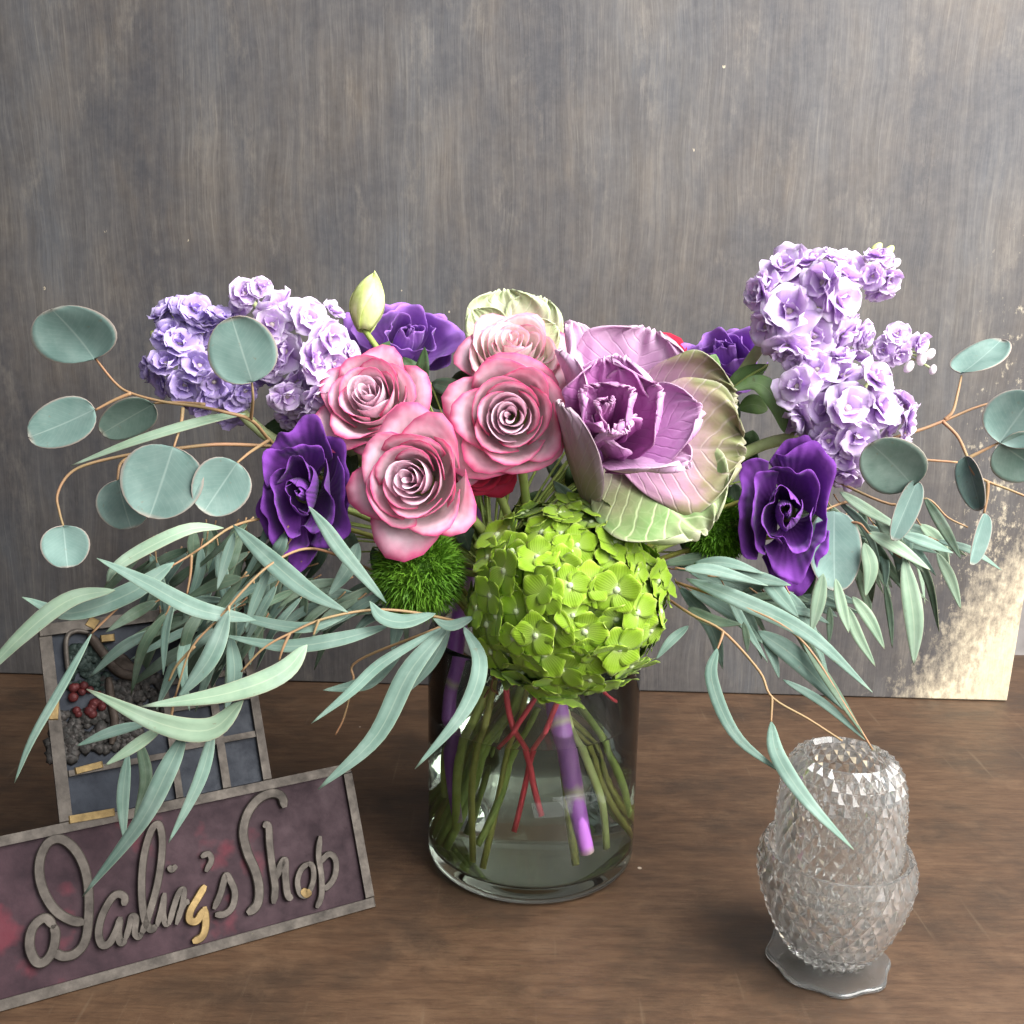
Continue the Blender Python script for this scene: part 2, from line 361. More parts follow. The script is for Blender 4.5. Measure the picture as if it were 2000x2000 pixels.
def board_mat():
    nt = NT('stained_plywood')
    warp = nt.add('ShaderNodeTexNoise'); warp.inputs['Scale'].default_value = 7.0; warp.inputs['Detail'].default_value = 3; nt.link(nt.obj((1, 1, 0.5)), warp.inputs['Vector'])
    wv = nt.add('ShaderNodeVectorMath', operation='MULTIPLY_ADD'); nt.link(warp.outputs['Color'], wv.inputs[0]); wv.inputs[1].default_value = (0.035, 0, 0.0); nt.link(nt.obj(), wv.inputs[2])
    def str_(sx, sz, sc_, det, ro):
        m = nt.add('ShaderNodeMapping'); m.inputs['Scale'].default_value = (sx, 1, sz); nt.link(wv.outputs[0], m.inputs['Vector']); return nt.noise(m.outputs[0], sc_, det, ro)
    grain = str_(34, 1.6, 3.0, 6, 0.65)
    fine = str_(210, 7, 2.0, 4, 0.65)
    pore = str_(520, 26, 1.3, 2, 0.5)
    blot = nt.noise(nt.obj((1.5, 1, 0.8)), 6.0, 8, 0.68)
    blot2 = nt.noise(nt.obj((2.2, 1, 0.9)), 11.0, 9, 0.74)
    mott = nt.noise(nt.obj(), 90.0, 5, 0.7)
    hue = nt.noise(nt.obj((2.0, 1, 0.9)), 4.5, 6, 0.62)
    base_w = nt.mix(nt.ramp(hue, [(0.40, 0.0), (0.68, 1.0)]), (0.100, 0.082, 0.067), (0.084, 0.084, 0.088))
    c = nt.mix(nt.math('MULTIPLY', nt.ramp(grain, [(0.34, 1.0), (0.54, 0.0)]), 0.55), base_w, (0.055, 0.047, 0.041))
    c = nt.mix(nt.math('MULTIPLY', nt.ramp(grain, [(0.52, 0.0), (0.74, 1.0)]), 0.45), c, (0.175, 0.150, 0.122))
    c = nt.mix(nt.math('MULTIPLY', nt.ramp(fine, [(0.52, 0.0), (0.74, 1.0)]), 0.40), c, (0.205, 0.185, 0.158))
    c = nt.mix(nt.math('MULTIPLY', nt.ramp(pore, [(0.30, 1.0), (0.44, 0.0)]), 0.34), c, (0.036, 0.032, 0.030))
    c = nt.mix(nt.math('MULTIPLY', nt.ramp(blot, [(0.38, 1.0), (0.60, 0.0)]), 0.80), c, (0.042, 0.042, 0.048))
    c = nt.mix(nt.math('MULTIPLY', nt.ramp(blot2, [(0.55, 0.0), (0.72, 1.0)]), 0.50), c, (0.215, 0.185, 0.150))
    c = nt.mix(nt.math('MULTIPLY', nt.ramp(mott, [(0.42, 0.0), (0.72, 1.0)]), 0.16), c, (0.19, 0.175, 0.155))
    # rubbed-through finish in the lower right corner and chips along the right edge
    tc = nt.add('ShaderNodeTexCoord'); sx = nt.add('ShaderNodeSeparateXYZ'); nt.link(tc.outputs['Object'], sx.inputs[0])
    x, z = sx.outputs[0], sx.outputs[2]
    sp = nt.noise(nt.obj((1, 1, 0.6)), 130, 6, 0.75); sp2 = nt.noise(nt.obj(), 16, 4)
    lim = nt.math('ADD', nt.math('MULTIPLY', x, -1.0), nt.math('MULTIPLY', z, 0.62))     # distance from the corner, leaning wedge
    m1 = nt.math('SUBTRACT', 0.125, lim)
    m1 = nt.math('ADD', nt.math('MULTIPLY', m1, 15.0), nt.math('MULTIPLY', nt.math('SUBTRACT', sp, 0.5), 2.0))
    m1 = nt.math('ADD', m1, nt.math('MULTIPLY', nt.math('SUBTRACT', sp2, 0.5), 1.5), clamp=True)
    edge = nt.math('SUBTRACT', 1.0, nt.math('MULTIPLY', nt.math('ABSOLUTE', nt.math('ADD', x, 0.030)), 11.0), clamp=True)
    edge = nt.math('MULTIPLY', edge, nt.math('SUBTRACT', 1.3, nt.math('MULTIPLY', z, 2.0), clamp=True))
    m2 = nt.math('MULTIPLY', nt.math('SUBTRACT', nt.math('ADD', sp, nt.math('MULTIPLY', edge, 0.18)), 0.66), 6.0, clamp=True)
    m2 = nt.math('MULTIPLY', m2, nt.math('MULTIPLY', edge, 2.0, clamp=True))
    fl = nt.add('ShaderNodeTexVoronoi'); fl.inputs['Scale'].default_value = 26; nt.link(nt.obj((1, 1, 0.8)), fl.inputs['Vector'])
    fleck = nt.math('MULTIPLY', nt.math('LESS_THAN', fl.outputs['Distance'], 0.035), nt.math('GREATER_THAN', blot2, 0.5))
    wear = nt.math('MAXIMUM', nt.math('MAXIMUM', m1, nt.math('MULTIPLY', m2, 0.8)), nt.math('MULTIPLY', fleck, 0.7))
    c = nt.mix(wear, c, nt.ramp(sp, [(0.3, (0.42, 0.34, 0.23)), (0.7, (0.66, 0.57, 0.41))]))
    nt.base(c); nt.set(Roughness=0.62); nt.bs.inputs['Specular IOR Level'].default_value = 0.35
    nt.bump(nt.math('ADD', grain, nt.math('MULTIPLY', fine, 0.6)), 0.35, 0.0012); return nt.m


def table_mat():
    nt = NT('brown_wood')
    grain = nt.noise(nt.obj((9.0, 48, 1)), 3.0, 6, 0.7)
    fine = nt.noise(nt.obj((30, 330, 1)), 1.6, 3, 0.6)
    blot = nt.noise(nt.obj((1.2, 1.7, 1)), 8.0, 7, 0.66)
    blot2 = nt.noise(nt.obj(), 24.0, 7, 0.7)
    scr = nt.noise(nt.obj((60, 3, 1)), 3.0, 3, 0.5)
    c = nt.ramp(grain, [(0.30, (0.050, 0.026, 0.014)), (0.5, (0.072, 0.039, 0.021)), (0.72, (0.100, 0.057, 0.031))])
    c = nt.mix(nt.math('MULTIPLY', nt.ramp(blot, [(0.36, 1.0), (0.54, 0.0)]), 0.65), c, (0.026, 0.018, 0.013))
    c = nt.mix(nt.math('MULTIPLY', nt.ramp(blot2, [(0.52, 0.0), (0.72, 1.0)]), 0.42), c, (0.135, 0.080, 0.045))
    c = nt.mix(nt.math('MULTIPLY', nt.ramp(fine, [(0.32, 1.0), (0.48, 0.0)]), 0.40), c, (0.026, 0.015, 0.009))
    c = nt.mix(nt.math('MULTIPLY', nt.ramp(scr, [(0.66, 0.0), (0.74, 1.0)]), 0.22), c, (0.16, 0.115, 0.072))
    fl = nt.add('ShaderNodeTexVoronoi'); fl.inputs['Scale'].default_value = 14; nt.link(nt.obj(), fl.inputs['Vector'])
    fleck = nt.math('LESS_THAN', fl.outputs['Distance'], 0.022)
    c = nt.mix(nt.math('MULTIPLY', fleck, 0.6), c, (0.5, 0.42, 0.33))
    nt.base(c)
    nt.link(nt.ramp(blot, [(0.3, 0.38), (0.7, 0.55)]), nt.bs.inputs['Roughness'])
    nt.bs.inputs['Specular IOR Level'].default_value = 0.4
    nt.bump(nt.math('ADD', grain, nt.math('MULTIPLY', fine, 0.5)), 0.25, 0.001); return nt.m


def metal_mat(name, c1, c2, rough=0.5, metal=0.85, scale=90, spots=None):
    nt = NT(name); nz = nt.noise(nt.obj(), scale, 6, 0.65); big = nt.noise(nt.obj(), 22, 4)
    c = nt.ramp(nz, [(0.3, c1), (0.7, c2)])
    if spots: c = nt.mix(nt.ramp(big, [(0.56, 0.0), (0.64, 1.0)]), c, spots)
    nt.base(c); nt.set(Roughness=rough, Metallic=metal); nt.bs.inputs['Specular IOR Level'].default_value = 0.2
    nt.link(nt.ramp(nz, [(0.3, rough + 0.15), (0.7, rough - 0.08)]), nt.bs.inputs['Roughness'])
    nt.bump(nz, 0.35, 0.0008); return nt.m


M['board'] = board_mat(); M['table'] = table_mat()
M['wall'] = plain('grey_wall', (0.20, 0.18, 0.17), (0.28, 0.26, 0.25), 20, 0.8)
M['bronze'] = metal_mat('weathered_pewter', (0.040, 0.034, 0.029), (0.092, 0.078, 0.065), 0.5, 0.45)
M['brass'] = metal_mat('worn_brass', (0.10, 0.068, 0.030), (0.24, 0.165, 0.070), 0.5, 0.6)
M['plum'] = metal_mat('plum_enamel', (0.016, 0.007, 0.010), (0.034, 0.012, 0.017), 0.55, 0.0, 60, (0.075, 0.012, 0.019))
M['navy'] = metal_mat('navy_enamel', (0.008, 0.010, 0.016), (0.017, 0.021, 0.029), 0.45, 0.1)
M['dark_relief'] = metal_mat('dark_relief', (0.018, 0.019, 0.017), (0.055, 0.047, 0.043), 0.5, 0.4, 260)
M['green_relief'] = metal_mat('green_relief', (0.012, 0.021, 0.017), (0.030, 0.041, 0.035), 0.5, 0.3, 260)
M['red_relief'] = metal_mat('red_relief', (0.035, 0.007, 0.008), (0.085, 0.016, 0.015), 0.4, 0.2, 260)
M['bark_relief'] = metal_mat('bark_relief', (0.025, 0.018, 0.013), (0.055, 0.040, 0.031), 0.5, 0.4, 150)


def box_mesh(x0, x1, y0, y1, z0, z1, b=0.0):
    V = [(x, y, z) for x in (x0, x1) for y in (y0, y1) for z in (z0, z1)]
    Fc = [(0, 1, 3, 2), (4, 6, 7, 5), (0, 4, 5, 1), (2, 3, 7, 6), (0, 2, 6, 4), (1, 5, 7, 3)]
    return V, Fc


# ------------------------------------------------------------------ setting
V, Fc = box_mesh(-1.3, 1.4, -0.2, 1.25, -0.04, 0.0)
t = mk('table_top', V, Fc, M['table'], smooth=False)
tag(t, 'dark brown wooden table top with horizontal grain', None, None, 'structure')
bv = t.modifiers.new('bevel', 'BEVEL'); bv.width = 0.003; bv.segments = 2

BA, BB = G(600, 1333), G(1967, 1370.5)
be = nrm(BB - BA); bn = np.array([be[1], -be[0], 0])          # along the foot of the board, and towards the camera
mb = Matrix(((be[0], -bn[0], 0, BB[0]), (be[1], -bn[1], 0, BB[1]), (0, 0, 1, 0.0008), (0, 0, 0, 1)))
V = []
for y in (0, 0.012):
    V += [(-1.6, y, 0), (0, y, 0), (0.035, y, 1.0), (-1.6, y, 1.0)]
Fc = [(0, 1, 2, 3), (7, 6, 5, 4), (0, 4, 5, 1), (1, 5, 6, 2), (2, 6, 7, 3), (3, 7, 4, 0)]
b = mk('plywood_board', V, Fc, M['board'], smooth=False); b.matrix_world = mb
tag(b, 'grey brown stained plywood backdrop board with a rubbed pale corner', 'board')
bv = b.modifiers.new('bevel', 'BEVEL'); bv.width = 0.0012; bv.segments = 2
V, Fc = box_mesh(-1.6, 1.8, 1.12, 1.16, -0.04, 1.3)
tag(mk('wall', V, Fc, M['wall'], smooth=False), 'plain grey wall behind the plywood board', None, None, 'structure')

# ------------------------------------------------------------------ vase and water
VX, VY, VR, VH, WZ = 0.0176, 0.6887, 0.0755, 0.172, 0.112


def lathe(prof, seg=72):
    V = []; Fc = []; n = len(prof)
    for k in range(seg):
        a = 2 * math.pi * k / seg
        for r, z in prof: V.append((r * math.cos(a), r * math.sin(a), z))
    for k in range(seg):
        k2 = (k + 1) % seg
        for i in range(n - 1): Fc.append((k * n + i, k2 * n + i, k2 * n + i + 1, k * n + i + 1))
    return V, Fc


e = 0.00002
prof = [(e, 0.001), (VR * .6, 0.0012), (VR - .008, 0.0005), (VR - .003, 0.0012), (VR - .0008, 0.004), (VR, 0.009), (VR, 0.05), (VR, VH - .003), (VR - .0006, VH - .0008), (VR - .0016, VH), (VR - .0027, VH - .0008), (VR - .0033, VH - .003),
        (VR - .0033, .05), (VR - .0035, .018), (VR - .006, .0125), (VR - .012, .0105), (VR * .5, .0095), (e, .0092)]
V, Fc = lathe(prof)
vz = mk('vase', V, Fc, M['vase_glass'])
vz.location = (VX, VY, 0)
tag(vz, 'clear glass cylinder vase half filled with water and flower stems', 'vase')
wr = VR - .0031
prof = [(e, .0090), (VR * .5, .0093), (VR - .0118, .0103), (VR - .0058, .0123), (VR - .0033, .018), (wr, .05), (wr, WZ + .0012), (wr - .001, WZ + .0003), (wr - .003, WZ), (e, WZ)]
V, Fc = lathe(prof)
wo = mk('water', V, Fc, M['water']); wo.location = (VX, VY, 0)
tag(wo, 'clear greenish water standing inside the glass vase', 'water')


def stem_path(head, bottom, mouth=None, pull=None):
    """from a flower's base through the vase mouth down to a point on the vase floor"""
    head = np.asarray(head); bx, by = bottom
    if mouth is None: mouth = (-bx * 0.25 - .01, by * 0.3 - .005)
    m = np.array([VX + mouth[0], VY + mouth[1], VH - 0.02]); bt = np.array([VX + bx, VY + by, 0.0125])
    mid = head * 0.45 + (m + np.array([0, 0, 0.05])) * 0.55
    return [head, mid, m, bt]


# ------------------------------------------------------------------ roses
def rot(ax, an): return np.array(Matrix.Rotation(an, 3, ax))


def petal_grid(Rr, h, th0, W, opn, curl, ruf, ph, spiral, nu=9, nv=10, point=0.0, z0=0.0, fr=2.0, frill=0.0):
    Pt = np.zeros((nv, nu, 3)); uv = np.zeros((nv, nu, 2)); ed = np.zeros((nv, nu, 2))
    for i, v in enumerate(np.linspace(0, 1, nv)):
        for j, u in enumerate(np.linspace(-1, 1, nu)):
            vt = v * (1 - 0.24 * abs(u) ** 2.4 + point * (1 - abs(u)) * 0.12)
            r = Rr * (0.22 + 0.78 * math.sin(min(vt * 1.35, 1) * math.pi / 2)) + opn * Rr * vt ** 2
            c = max(0, (vt - 0.66) / 0.34)
            r += curl * Rr * c ** 2 * (1 + 0.25 * math.sin(2 * u + ph)); z = -h + h * vt - curl * 0.55 * Rr * c ** 2.4 + z0
            r += spiral * Rr * u + ruf * Rr * math.sin(fr * 1.6 * u + ph) * vt ** 2
            z += ruf * 0.7 * Rr * math.sin(fr * 2.3 * u + ph * 1.7) * vt ** 3
            if frill:
                q_ = frill * Rr * max(0, (vt - .55) / .45) ** 1.5
                r += q_ * (math.sin(9 * u + ph * 3) + .6 * math.sin(15 * u - ph)); z += q_ * (math.sin(11 * u - ph * 2) + .5 * math.sin(17 * u + ph))
            th = th0 + u * W * (0.5 + 0.5 * math.sin(min(vt * 1.3, 1) * math.pi / 2))
            Pt[i, j] = (r * math.cos(th), r * math.sin(th), z)
            uv[i, j] = (u, v); ed[i, j] = (max(v, (0.35 + 0.65 * abs(u) ** 4) * min(1, v * 1.5)), 0)
    return Pt, uv, ed


def frame(n, roll=0.0, sx=1.0, sy=1.0):
    n = nrm(n); x = nrm(np.cross(U, n)) if abs(np.dot(U, n)) < 0.97 else nrm(np.cross(R, n)); y = np.cross(n, x)
    c, s = math.cos(roll), math.sin(roll)
    A = np.stack([x * sx, y * sy, n], axis=1)
    Rz = np.array([[c, -s, 0], [s, c, 0], [0, 0, 1]])
    return A @ Rz if sx == sy else np.stack([x * sx, y * sy, n], axis=1) @ Rz


def facing(c, a, b): return nrm(to_cam(c) + a * R + b * U)


def put(name, grid, A, c, mat, parent, origin, t=0.0):
    Pt = grid[0] @ A.T + np.asarray(c)
    V, Fc, uv, ed = grid_mesh(Pt, grid[1], grid[2], t)
    return mk(name, V, Fc, mat, parent, uv, ed, origin=origin)


def rose(u, v, d, dpx, a, b, roll, label, mat, bottom, seed, mats=None, stem='stem', tall=1.2):
    g = random.Random(seed); Rr = dpx / 2 * PXM(d); c = P(u, v, d); n = facing(c, a, b)
    A = frame(n, roll); h = Rr * tall; basep = c - n * h
    root = thing('rose', label, 'rose', basep, 'roses in the bouquet'); th = 0
    specs = []
    for k in range(11): specs.append((0.05 + .038 * k, 1.25, -0.10, .050 / (0.05 + .038 * k), 0.015, 0.10, 0.02 - .010 * k))
    for k in range(9): specs.append((0.47 + .036 * k, 1.05, -0.04 + .010 * k, .080 / (0.47 + .036 * k), 0.03, 0.06, -0.08 - .016 * k))
    for k in range(10): specs.append((0.80 + .018 * k, 0.90, 0.02 + .012 * k, 0.14 + .022 * k, 0.085, 0.03, -0.18 - .045 * k))
    for k, (rf, W, op, cu, ru, sp, z0) in enumerate(specs):
        th += 2.4 + g.uniform(-.25, .25)
        gr = petal_grid(Rr * rf, h * (1 + 0.02 * g.random()), th, W * g.uniform(.92, 1.08), op + g.uniform(-.03, .04), cu * g.uniform(.6, 1.4), ru, g.uniform(0, 6), sp, point=0.5 if k > 19 else 0.2, z0=z0 * Rr)
        mm = mats(k) if mats else (M['rose_inner'] if k < 12 else mat)
        put('petal', gr, A @ rot('X', g.uniform(-.07, .07) * (k / 30)) @ rot('Y', g.uniform(-.07, .07) * (k / 30)), c, mm, root, basep, 0.0003)
    # calyx and stem
    V, Fc, uv = tube([basep + n * Rr * .35, basep, basep - n * Rr * .3], [Rr * .32, Rr * .24, 0.004], 6, 10)
    mk('calyx', V, Fc, M['stem'], root, uv, origin=basep)
    pts = stem_path(basep - n * Rr * .2, bottom)
    V, Fc, uv = tube(pts, [.0032, .0030, .0028], 22, 8); mk('stem', V, Fc, M[stem], root, uv, origin=basep)
    return root


mr = lambda k: M['rose']
rose(995, 812, .625, 204, -.05, .05, 0.3, 'open pink rose with spiral centre beside the purple cabbage', M['rose'], (-.05, -.015), 3)
rose(793, 934, .615, 204, -.30, .05, 1.2, 'large pink rose above the fuzzy green dianthus ball', M['rose'], (-.056, .0), 5)
rose(712, 757, .665, 178, -.25, .45, 2.0, 'pink rose with pale heart between lilac stock and dark purple bloom', M['rose'], (-.045, .02), 8)
rose(1003, 655, .69, 180, .02, .85, 0.6, 'pale blush rose seen from the side under a green cabbage leaf', M['rose_pale'], (-.035, .045), 13, mats=lambda k: M['rose_pale'] if k < 26 else M['rose'], tall=1.0)
rose(1255, 700, .745, 190, .1, .6, 0.2, 'deep red pink rose mostly hidden behind the purple cabbage', M['rose_deep'], (.045, .03), 21, mats=lambda k: M['rose_deep'])
rose(925, 915, .665, 150, .0, -.5, 0.9, 'small drooping crimson pink rose tucked under the spiral rose', M['rose'], (-.052, .03), 34, mats=lambda k: M['rose'] if k < 14 else M['rose_deep'])


# ------------------------------------------------------------------ lisianthus
def lisianthus(u, v, d, wpx, hpx, a, b, roll, label, mat, bottom, seed, open_=0.25, stem='stem'):
    g = random.Random(seed); Rr = wpx / 2 * PXM(d); c = P(u, v, d); n = facing(c, a, b)
    A = frame(n, roll, 1.0, hpx / wpx); h = Rr * 1.25; basep = c - n * h
    root = thing('lisianthus', label, 'lisianthus', basep, 'purple lisianthus blooms'); th = g.uniform(0, 6)
    specs = [(0.14, 2.4, -.75, .0, .16, .3, .02), (0.24, 2.2, -.70, .02, .20, .25, .04), (0.34, 1.9, -.60, .04, .24, .2, 0.03), (0.40, 1.6, -.50, .04, .24, .2, 0.02), (0.46, 1.35, -.32, .06, .22, .18, 0.0),
             (0.56, 1.3, -.22, .10, .22, .15, -.04), (0.64, 1.25, -.12, .12, .20, .12, -.08), (0.72, 1.2, -.04, .16, .18, .10, -.14), (0.78, 1.15, .02, .18, .16, .08, -.2),
             (0.84, 1.1, open_ * .4, .20, .15, .05, -.26), (0.88, 1.0, open_ * .6, .22, .15, .04, -.34), (0.90, 1.0, open_ * .7, .24, .14, .03, -.44),
             (0.90, .95, open_ * .7, .24, .14, .03, -.54), (0.88, .95, open_ * .7, .24, .14, .03, -.62)]
    for k, (rf, W, op, cu, ru, sp, z0) in enumerate(specs):
        th += 2.15 + g.uniform(-.3, .3)
        gr = petal_grid(Rr * rf, h, th, W, op + g.uniform(-.05, .05), cu, ru * g.uniform(.6, 1.2), g.uniform(0, 6), sp, nu=29, nv=16, z0=z0 * Rr, fr=2.8, frill=.055)
        put('petal', gr, A, c, mat, root, basep, 0.0003)
    V, Fc, uv = tube([basep + n * Rr * .4, basep, basep - n * Rr * .25], [Rr * .25, Rr * .2, 0.003], 6, 10)
    mk('calyx', V, Fc, M['stem'], root, uv, origin=basep)
    V, Fc, uv = tube(stem_path(basep - n * Rr * .2, bottom), [.0024, .0022, .0020], 22, 8)
    mk('stem', V, Fc, M[stem], root, uv, origin=basep)


lisianthus(578, 960, .645, 166, 236, -.25, .05, 0.3, 'dark purple lisianthus beside the large pink rose and round eucalyptus leaves', M['purple'], (.056, .005), 3)
lisianthus(1538, 1000, .64, 166, 236, .05, .0, 1.1, 'dark purple lisianthus between the cabbage and the pale round leaf', M['purple'], (-.058, .012), 7)
lisianthus(800, 640, .745, 190, 150, .2, .55, 0.2, 'purple lisianthus with ruffled petals next to the green bud', M['purple_light'], (.052, .025), 11)
lisianthus(1408, 672, .745, 165, 140, -.1, .9, 0.8, 'purple lisianthus cup behind the cabbage beside the lilac stock', M['purple_light'], (-.042, .035), 17, .1)

# closed lisianthus bud
bb, bt_ = P(712, 645, .73), P(730, 532, .73)
root = thing('lisianthus_bud', 'closed yellow green twisted flower bud pointing up beside purple lisianthus', 'flower bud', bb)
ax = bt_ - bb; L = np.linalg.norm(ax); A = frame(ax, 0)
for k in range(4):
    nv, nu = 12, 7; Pt = np.zeros((nv, nu, 3)); uv = np.zeros((nv, nu, 2)); ed = np.zeros((nv, nu, 2))
    for i, vv in enumerate(np.linspace(0, 1, nv)):
        for j, uu in enumerate(np.linspace(-1, 1, nu)):
            r = 0.0105 * (math.sin(math.pi * min(1, vv * .92 + .08)) ** .7) * (1 + .10 * uu + .05 * k) * (1 + .06 * math.sin(5 * uu + k)) + .0006
            a_ = k * 1.57 + uu * 1.15 + vv * 1.1
            Pt[i, j] = (r * math.cos(a_), r * math.sin(a_), L * vv * (1 - .06 * abs(uu) * vv) + .002 * math.sin(k * 2))
            uv[i, j] = (uu, vv); ed[i, j] = (vv, 0)
    put('bud_petal', (Pt, uv, ed), A, bb, M['bud'], root, bb, .0003)
V, Fc, uv = tube(stem_path(bb, (-.05, .025)), [.0022, .002], 20, 7); mk('stem', V, Fc, M['stem'], root, uv, origin=bb)


# ------------------------------------------------------------------ small petals shared by florets
def small_petal(L, W, cup, bend, ruf, seed, tip=0.0, nu=7, nv=6):
    g = random.Random(seed); Pt = np.zeros((nv, nu, 3)); uv = np.zeros((nv, nu, 2)); ed = np.zeros((nv, nu, 2)); p1, p2 = g.uniform(0, 6), g.uniform(0, 6)
    for i, v in enumerate(np.linspace(0, 1, nv)):
        w = W * (0.18 + 0.82 * math.sin(math.pi * min(1, v * .62 + .02)) ** 0.8) * (1 if v < .75 else 1 - 0.35 * ((v - .75) / .25) ** 2)
        for j, u in enumerate(np.linspace(-1, 1, nu)):
            y = L * v * (1 - .16 * abs(u) ** 2 + tip * (1 - abs(u)) * v)
            z = cup * W * u * u * v + bend * L * v * v + ruf * W * (math.sin(4 * u + p1) * v * v + math.sin(7 * u + p2) * v ** 3 * .6)
            Pt[i, j] = (u * w, y, z); uv[i, j] = (u, v); ed[i, j] = (max(v, abs(u) ** 3 * min(1, 1.4 * v)), 0)
    return grid_mesh(Pt, uv, ed, 0.00025)


def mesh_only(name, gm, mat):
    o = mk(name, gm[0], gm[1], mat, None, gm[2], gm[3]); me = o.data; bpy.data.objects.remove(o); return me


def blob(rad, zs=1.0, seg=8, rings=5):
    V = []; Fc = []
    for i in range(rings + 1):
        p = math.pi * i / rings
        for k in range(seg):
            a = 2 * math.pi * k / seg
            V.append((max(1e-5, rad * math.sin(p)) * math.cos(a), max(1e-5, rad * math.sin(p)) * math.sin(a), rad * zs * math.cos(p)))
    for i in range(rings):
        for k in range(seg):
            k2 = (k + 1) % seg; Fc.append((i * seg + k, (i + 1) * seg + k, (i + 1) * seg + k2, i * seg + k2))
    return V, Fc


def link_obj(name, me, parent, mat4):
    o = bpy.data.objects.new(name, me); col.objects.link(o); o.parent = parent; o.matrix_basis = mat4; return o


def m4(A, t):
    return Matrix(((A[0][0], A[0][1], A[0][2], t[0]), (A[1][0], A[1][1], A[1][2], t[1]), (A[2][0], A[2][1], A[2][2], t[2]), (0, 0, 0, 1)))




SP = {}
for key in ('stock', 'stock_blue'):
    SP[key] = [mesh_only('petal', small_petal(1.0, .66 + .05 * k, .20, (-.18, .05, -.3, .2)[k], .11, 50 + k), M[key]) for k in range(4)]
o = mk('floret', *blob(0.16, .9), M['stock_eye']); SE = o.data; bpy.data.objects.remove(o)
o = mk('bud', *blob(1.0, 1.5, 10, 7), M['lilac_bud']); BUDM = o.data; bpy.data.objects.remove(o)
o = mk('bud', *blob(1.0, 1.7, 10, 7), M['bud']); BUDG = o.data; bpy.data.objects.remove(o)


def floret(root, origin, c, n, size, key, g):
    A = frame(n, g.uniform(0, 6))
    f = link_obj('floret', SE, root, m4(A * size, c - origin))
    for ring, (cnt, elev, ln) in enumerate(((3, 1.1, .55), (4, .65, .90), (5, .12, 1.05))):
        for k in range(cnt):
            an = 2 * math.pi * (k + .5 * ring) / cnt + g.uniform(-.2, .2)
            Q = rot('Z', an) @ rot('X', elev + g.uniform(-.22, .22)) * (ln * g.uniform(.88, 1.1))
            link_obj('petal', g.choice(SP[key]), f, m4(Q, rot('Z', an) @ np.array([0, .05, -.05])))
    return f


def stock(fl, tips, d0, thick, label, key, bottom, seed, stem_via, buds=()):
    """fl: florets read off as (x, y, radius) photo pixels on a spike of given thickness; tips: the smaller ones near its end"""
    g = random.Random(seed); cx = sum(f[0] for f in fl) / len(fl); cy_ = sum(f[1] for f in fl) / len(fl)
    ext = max(math.hypot(f[0] - cx, f[1] - cy_) for f in fl) * 1.12
    tx, ty = sum(f[0] for f in tips) / len(tips), sum(f[1] for f in tips) / len(tips)
    core, tip = P(cx, cy_, d0), P(tx, ty, d0 + .004)
    root = thing('stock_flower', label, 'stock flower', core, 'lilac stock spikes'); g2 = list(fl) + [None] + list(tips); late = False
    for f in g2:
        if f is None: late = True; continue
        x, y, r = f; ox, oy, ex = (tx, ty, 60) if late else (cx, cy_, ext)
        rx, ry = (x - ox) / ex, (y - oy) / ex; k = math.sqrt(max(.06, 1 - rx * rx - ry * ry)); th_ = thick * (.45 if late else 1)
        x += g.uniform(-9, 9); y += g.uniform(-9, 9); r *= .84
        c = P(x, y, d0 - th_ * k + g.uniform(-.009, .009)); n = nrm(rx * 1.1 * R - ry * 1.1 * U + k * to_cam(c) + np.array([g.uniform(-.5, .5) for _ in range(3)]))
        floret(root, core, c, n, r * PXM(d0) * g.uniform(.95, 1.1), key, g)
    # florets round the back, where the spike shows against the board
    for k in range(16):
        an = k * 2.4; c = core + (R * math.cos(an) + U * math.sin(an)) * ext * PXM(d0) * g.uniform(.35, .98) + F * thick * g.uniform(-.7, .4)
        floret(root, core, c, nrm(R * math.cos(an) + U * math.sin(an) - F * .5), g.uniform(20, 36) * PXM(d0), key, g)
    for (x, y, r) in buds:
        c = P(x, y, d0 - .004); q_ = nrm(tip - core); link_obj('bud', g.choice([BUDM, BUDG]), root, m4(frame(nrm(q_ + R * g.uniform(-.5, .5))) * r * PXM(d0), c - core))
    for (x, y, r) in buds:
        c = P(x, y, d0 - .003); V, Fc, uv = tube([c, c * .55 + tip * .45 - U * .001, tip - nrm(tip - core) * .006], [.0009, .0007, .0008], 7, 5); mk('bud_stalk', V, Fc, M['stock_stem'], root, uv, origin=core)
    pp = [tip, core] + [P(*v_) for v_ in stem_via]; pp += stem_path(pp[-1], bottom)[1:]
    V, Fc, uv = tube(pp, [.002, .0035, .0042, .0038, .0034, .003], 34, 8); mk('stem', V, Fc, M['stock_stem'], root, uv, origin=core)
    return root


stock([(330, 603, 34), (378, 612, 34), (424, 622, 34), (320, 645, 36), (355, 672, 38), (402, 662, 38), (332, 702, 38), (382, 712, 40), (436, 702, 36), (368, 748, 38), (418, 750, 38), (455, 742, 34), (405, 782, 34), (448, 790, 34), (474, 762, 32)],
      [(345, 596, 26), (312, 620, 22)], .72, .022, 'lilac blue stock spike behind two round eucalyptus leaves', 'stock_blue', (-.05, .03), 1, [(520, 850, .72)], [(302, 655, 7), (360, 590, 8)])
stock([(532, 588, 40), (574, 612, 44), (538, 642, 46), (612, 622, 42), (640, 668, 44), (562, 692, 50), (614, 704, 48), (652, 716, 38), (528, 722, 40), (580, 748, 44), (622, 766, 40), (558, 782, 38), (596, 798, 30), (500, 680, 40)],
      [(482, 572, 34), (462, 600, 28), (510, 570, 28)], .715, .028, 'fuller lilac stock spike beside the pale hearted pink rose', 'stock', (-.04, .04), 2, [(650, 850, .72)], [(468, 560, 9), (500, 552, 8)])
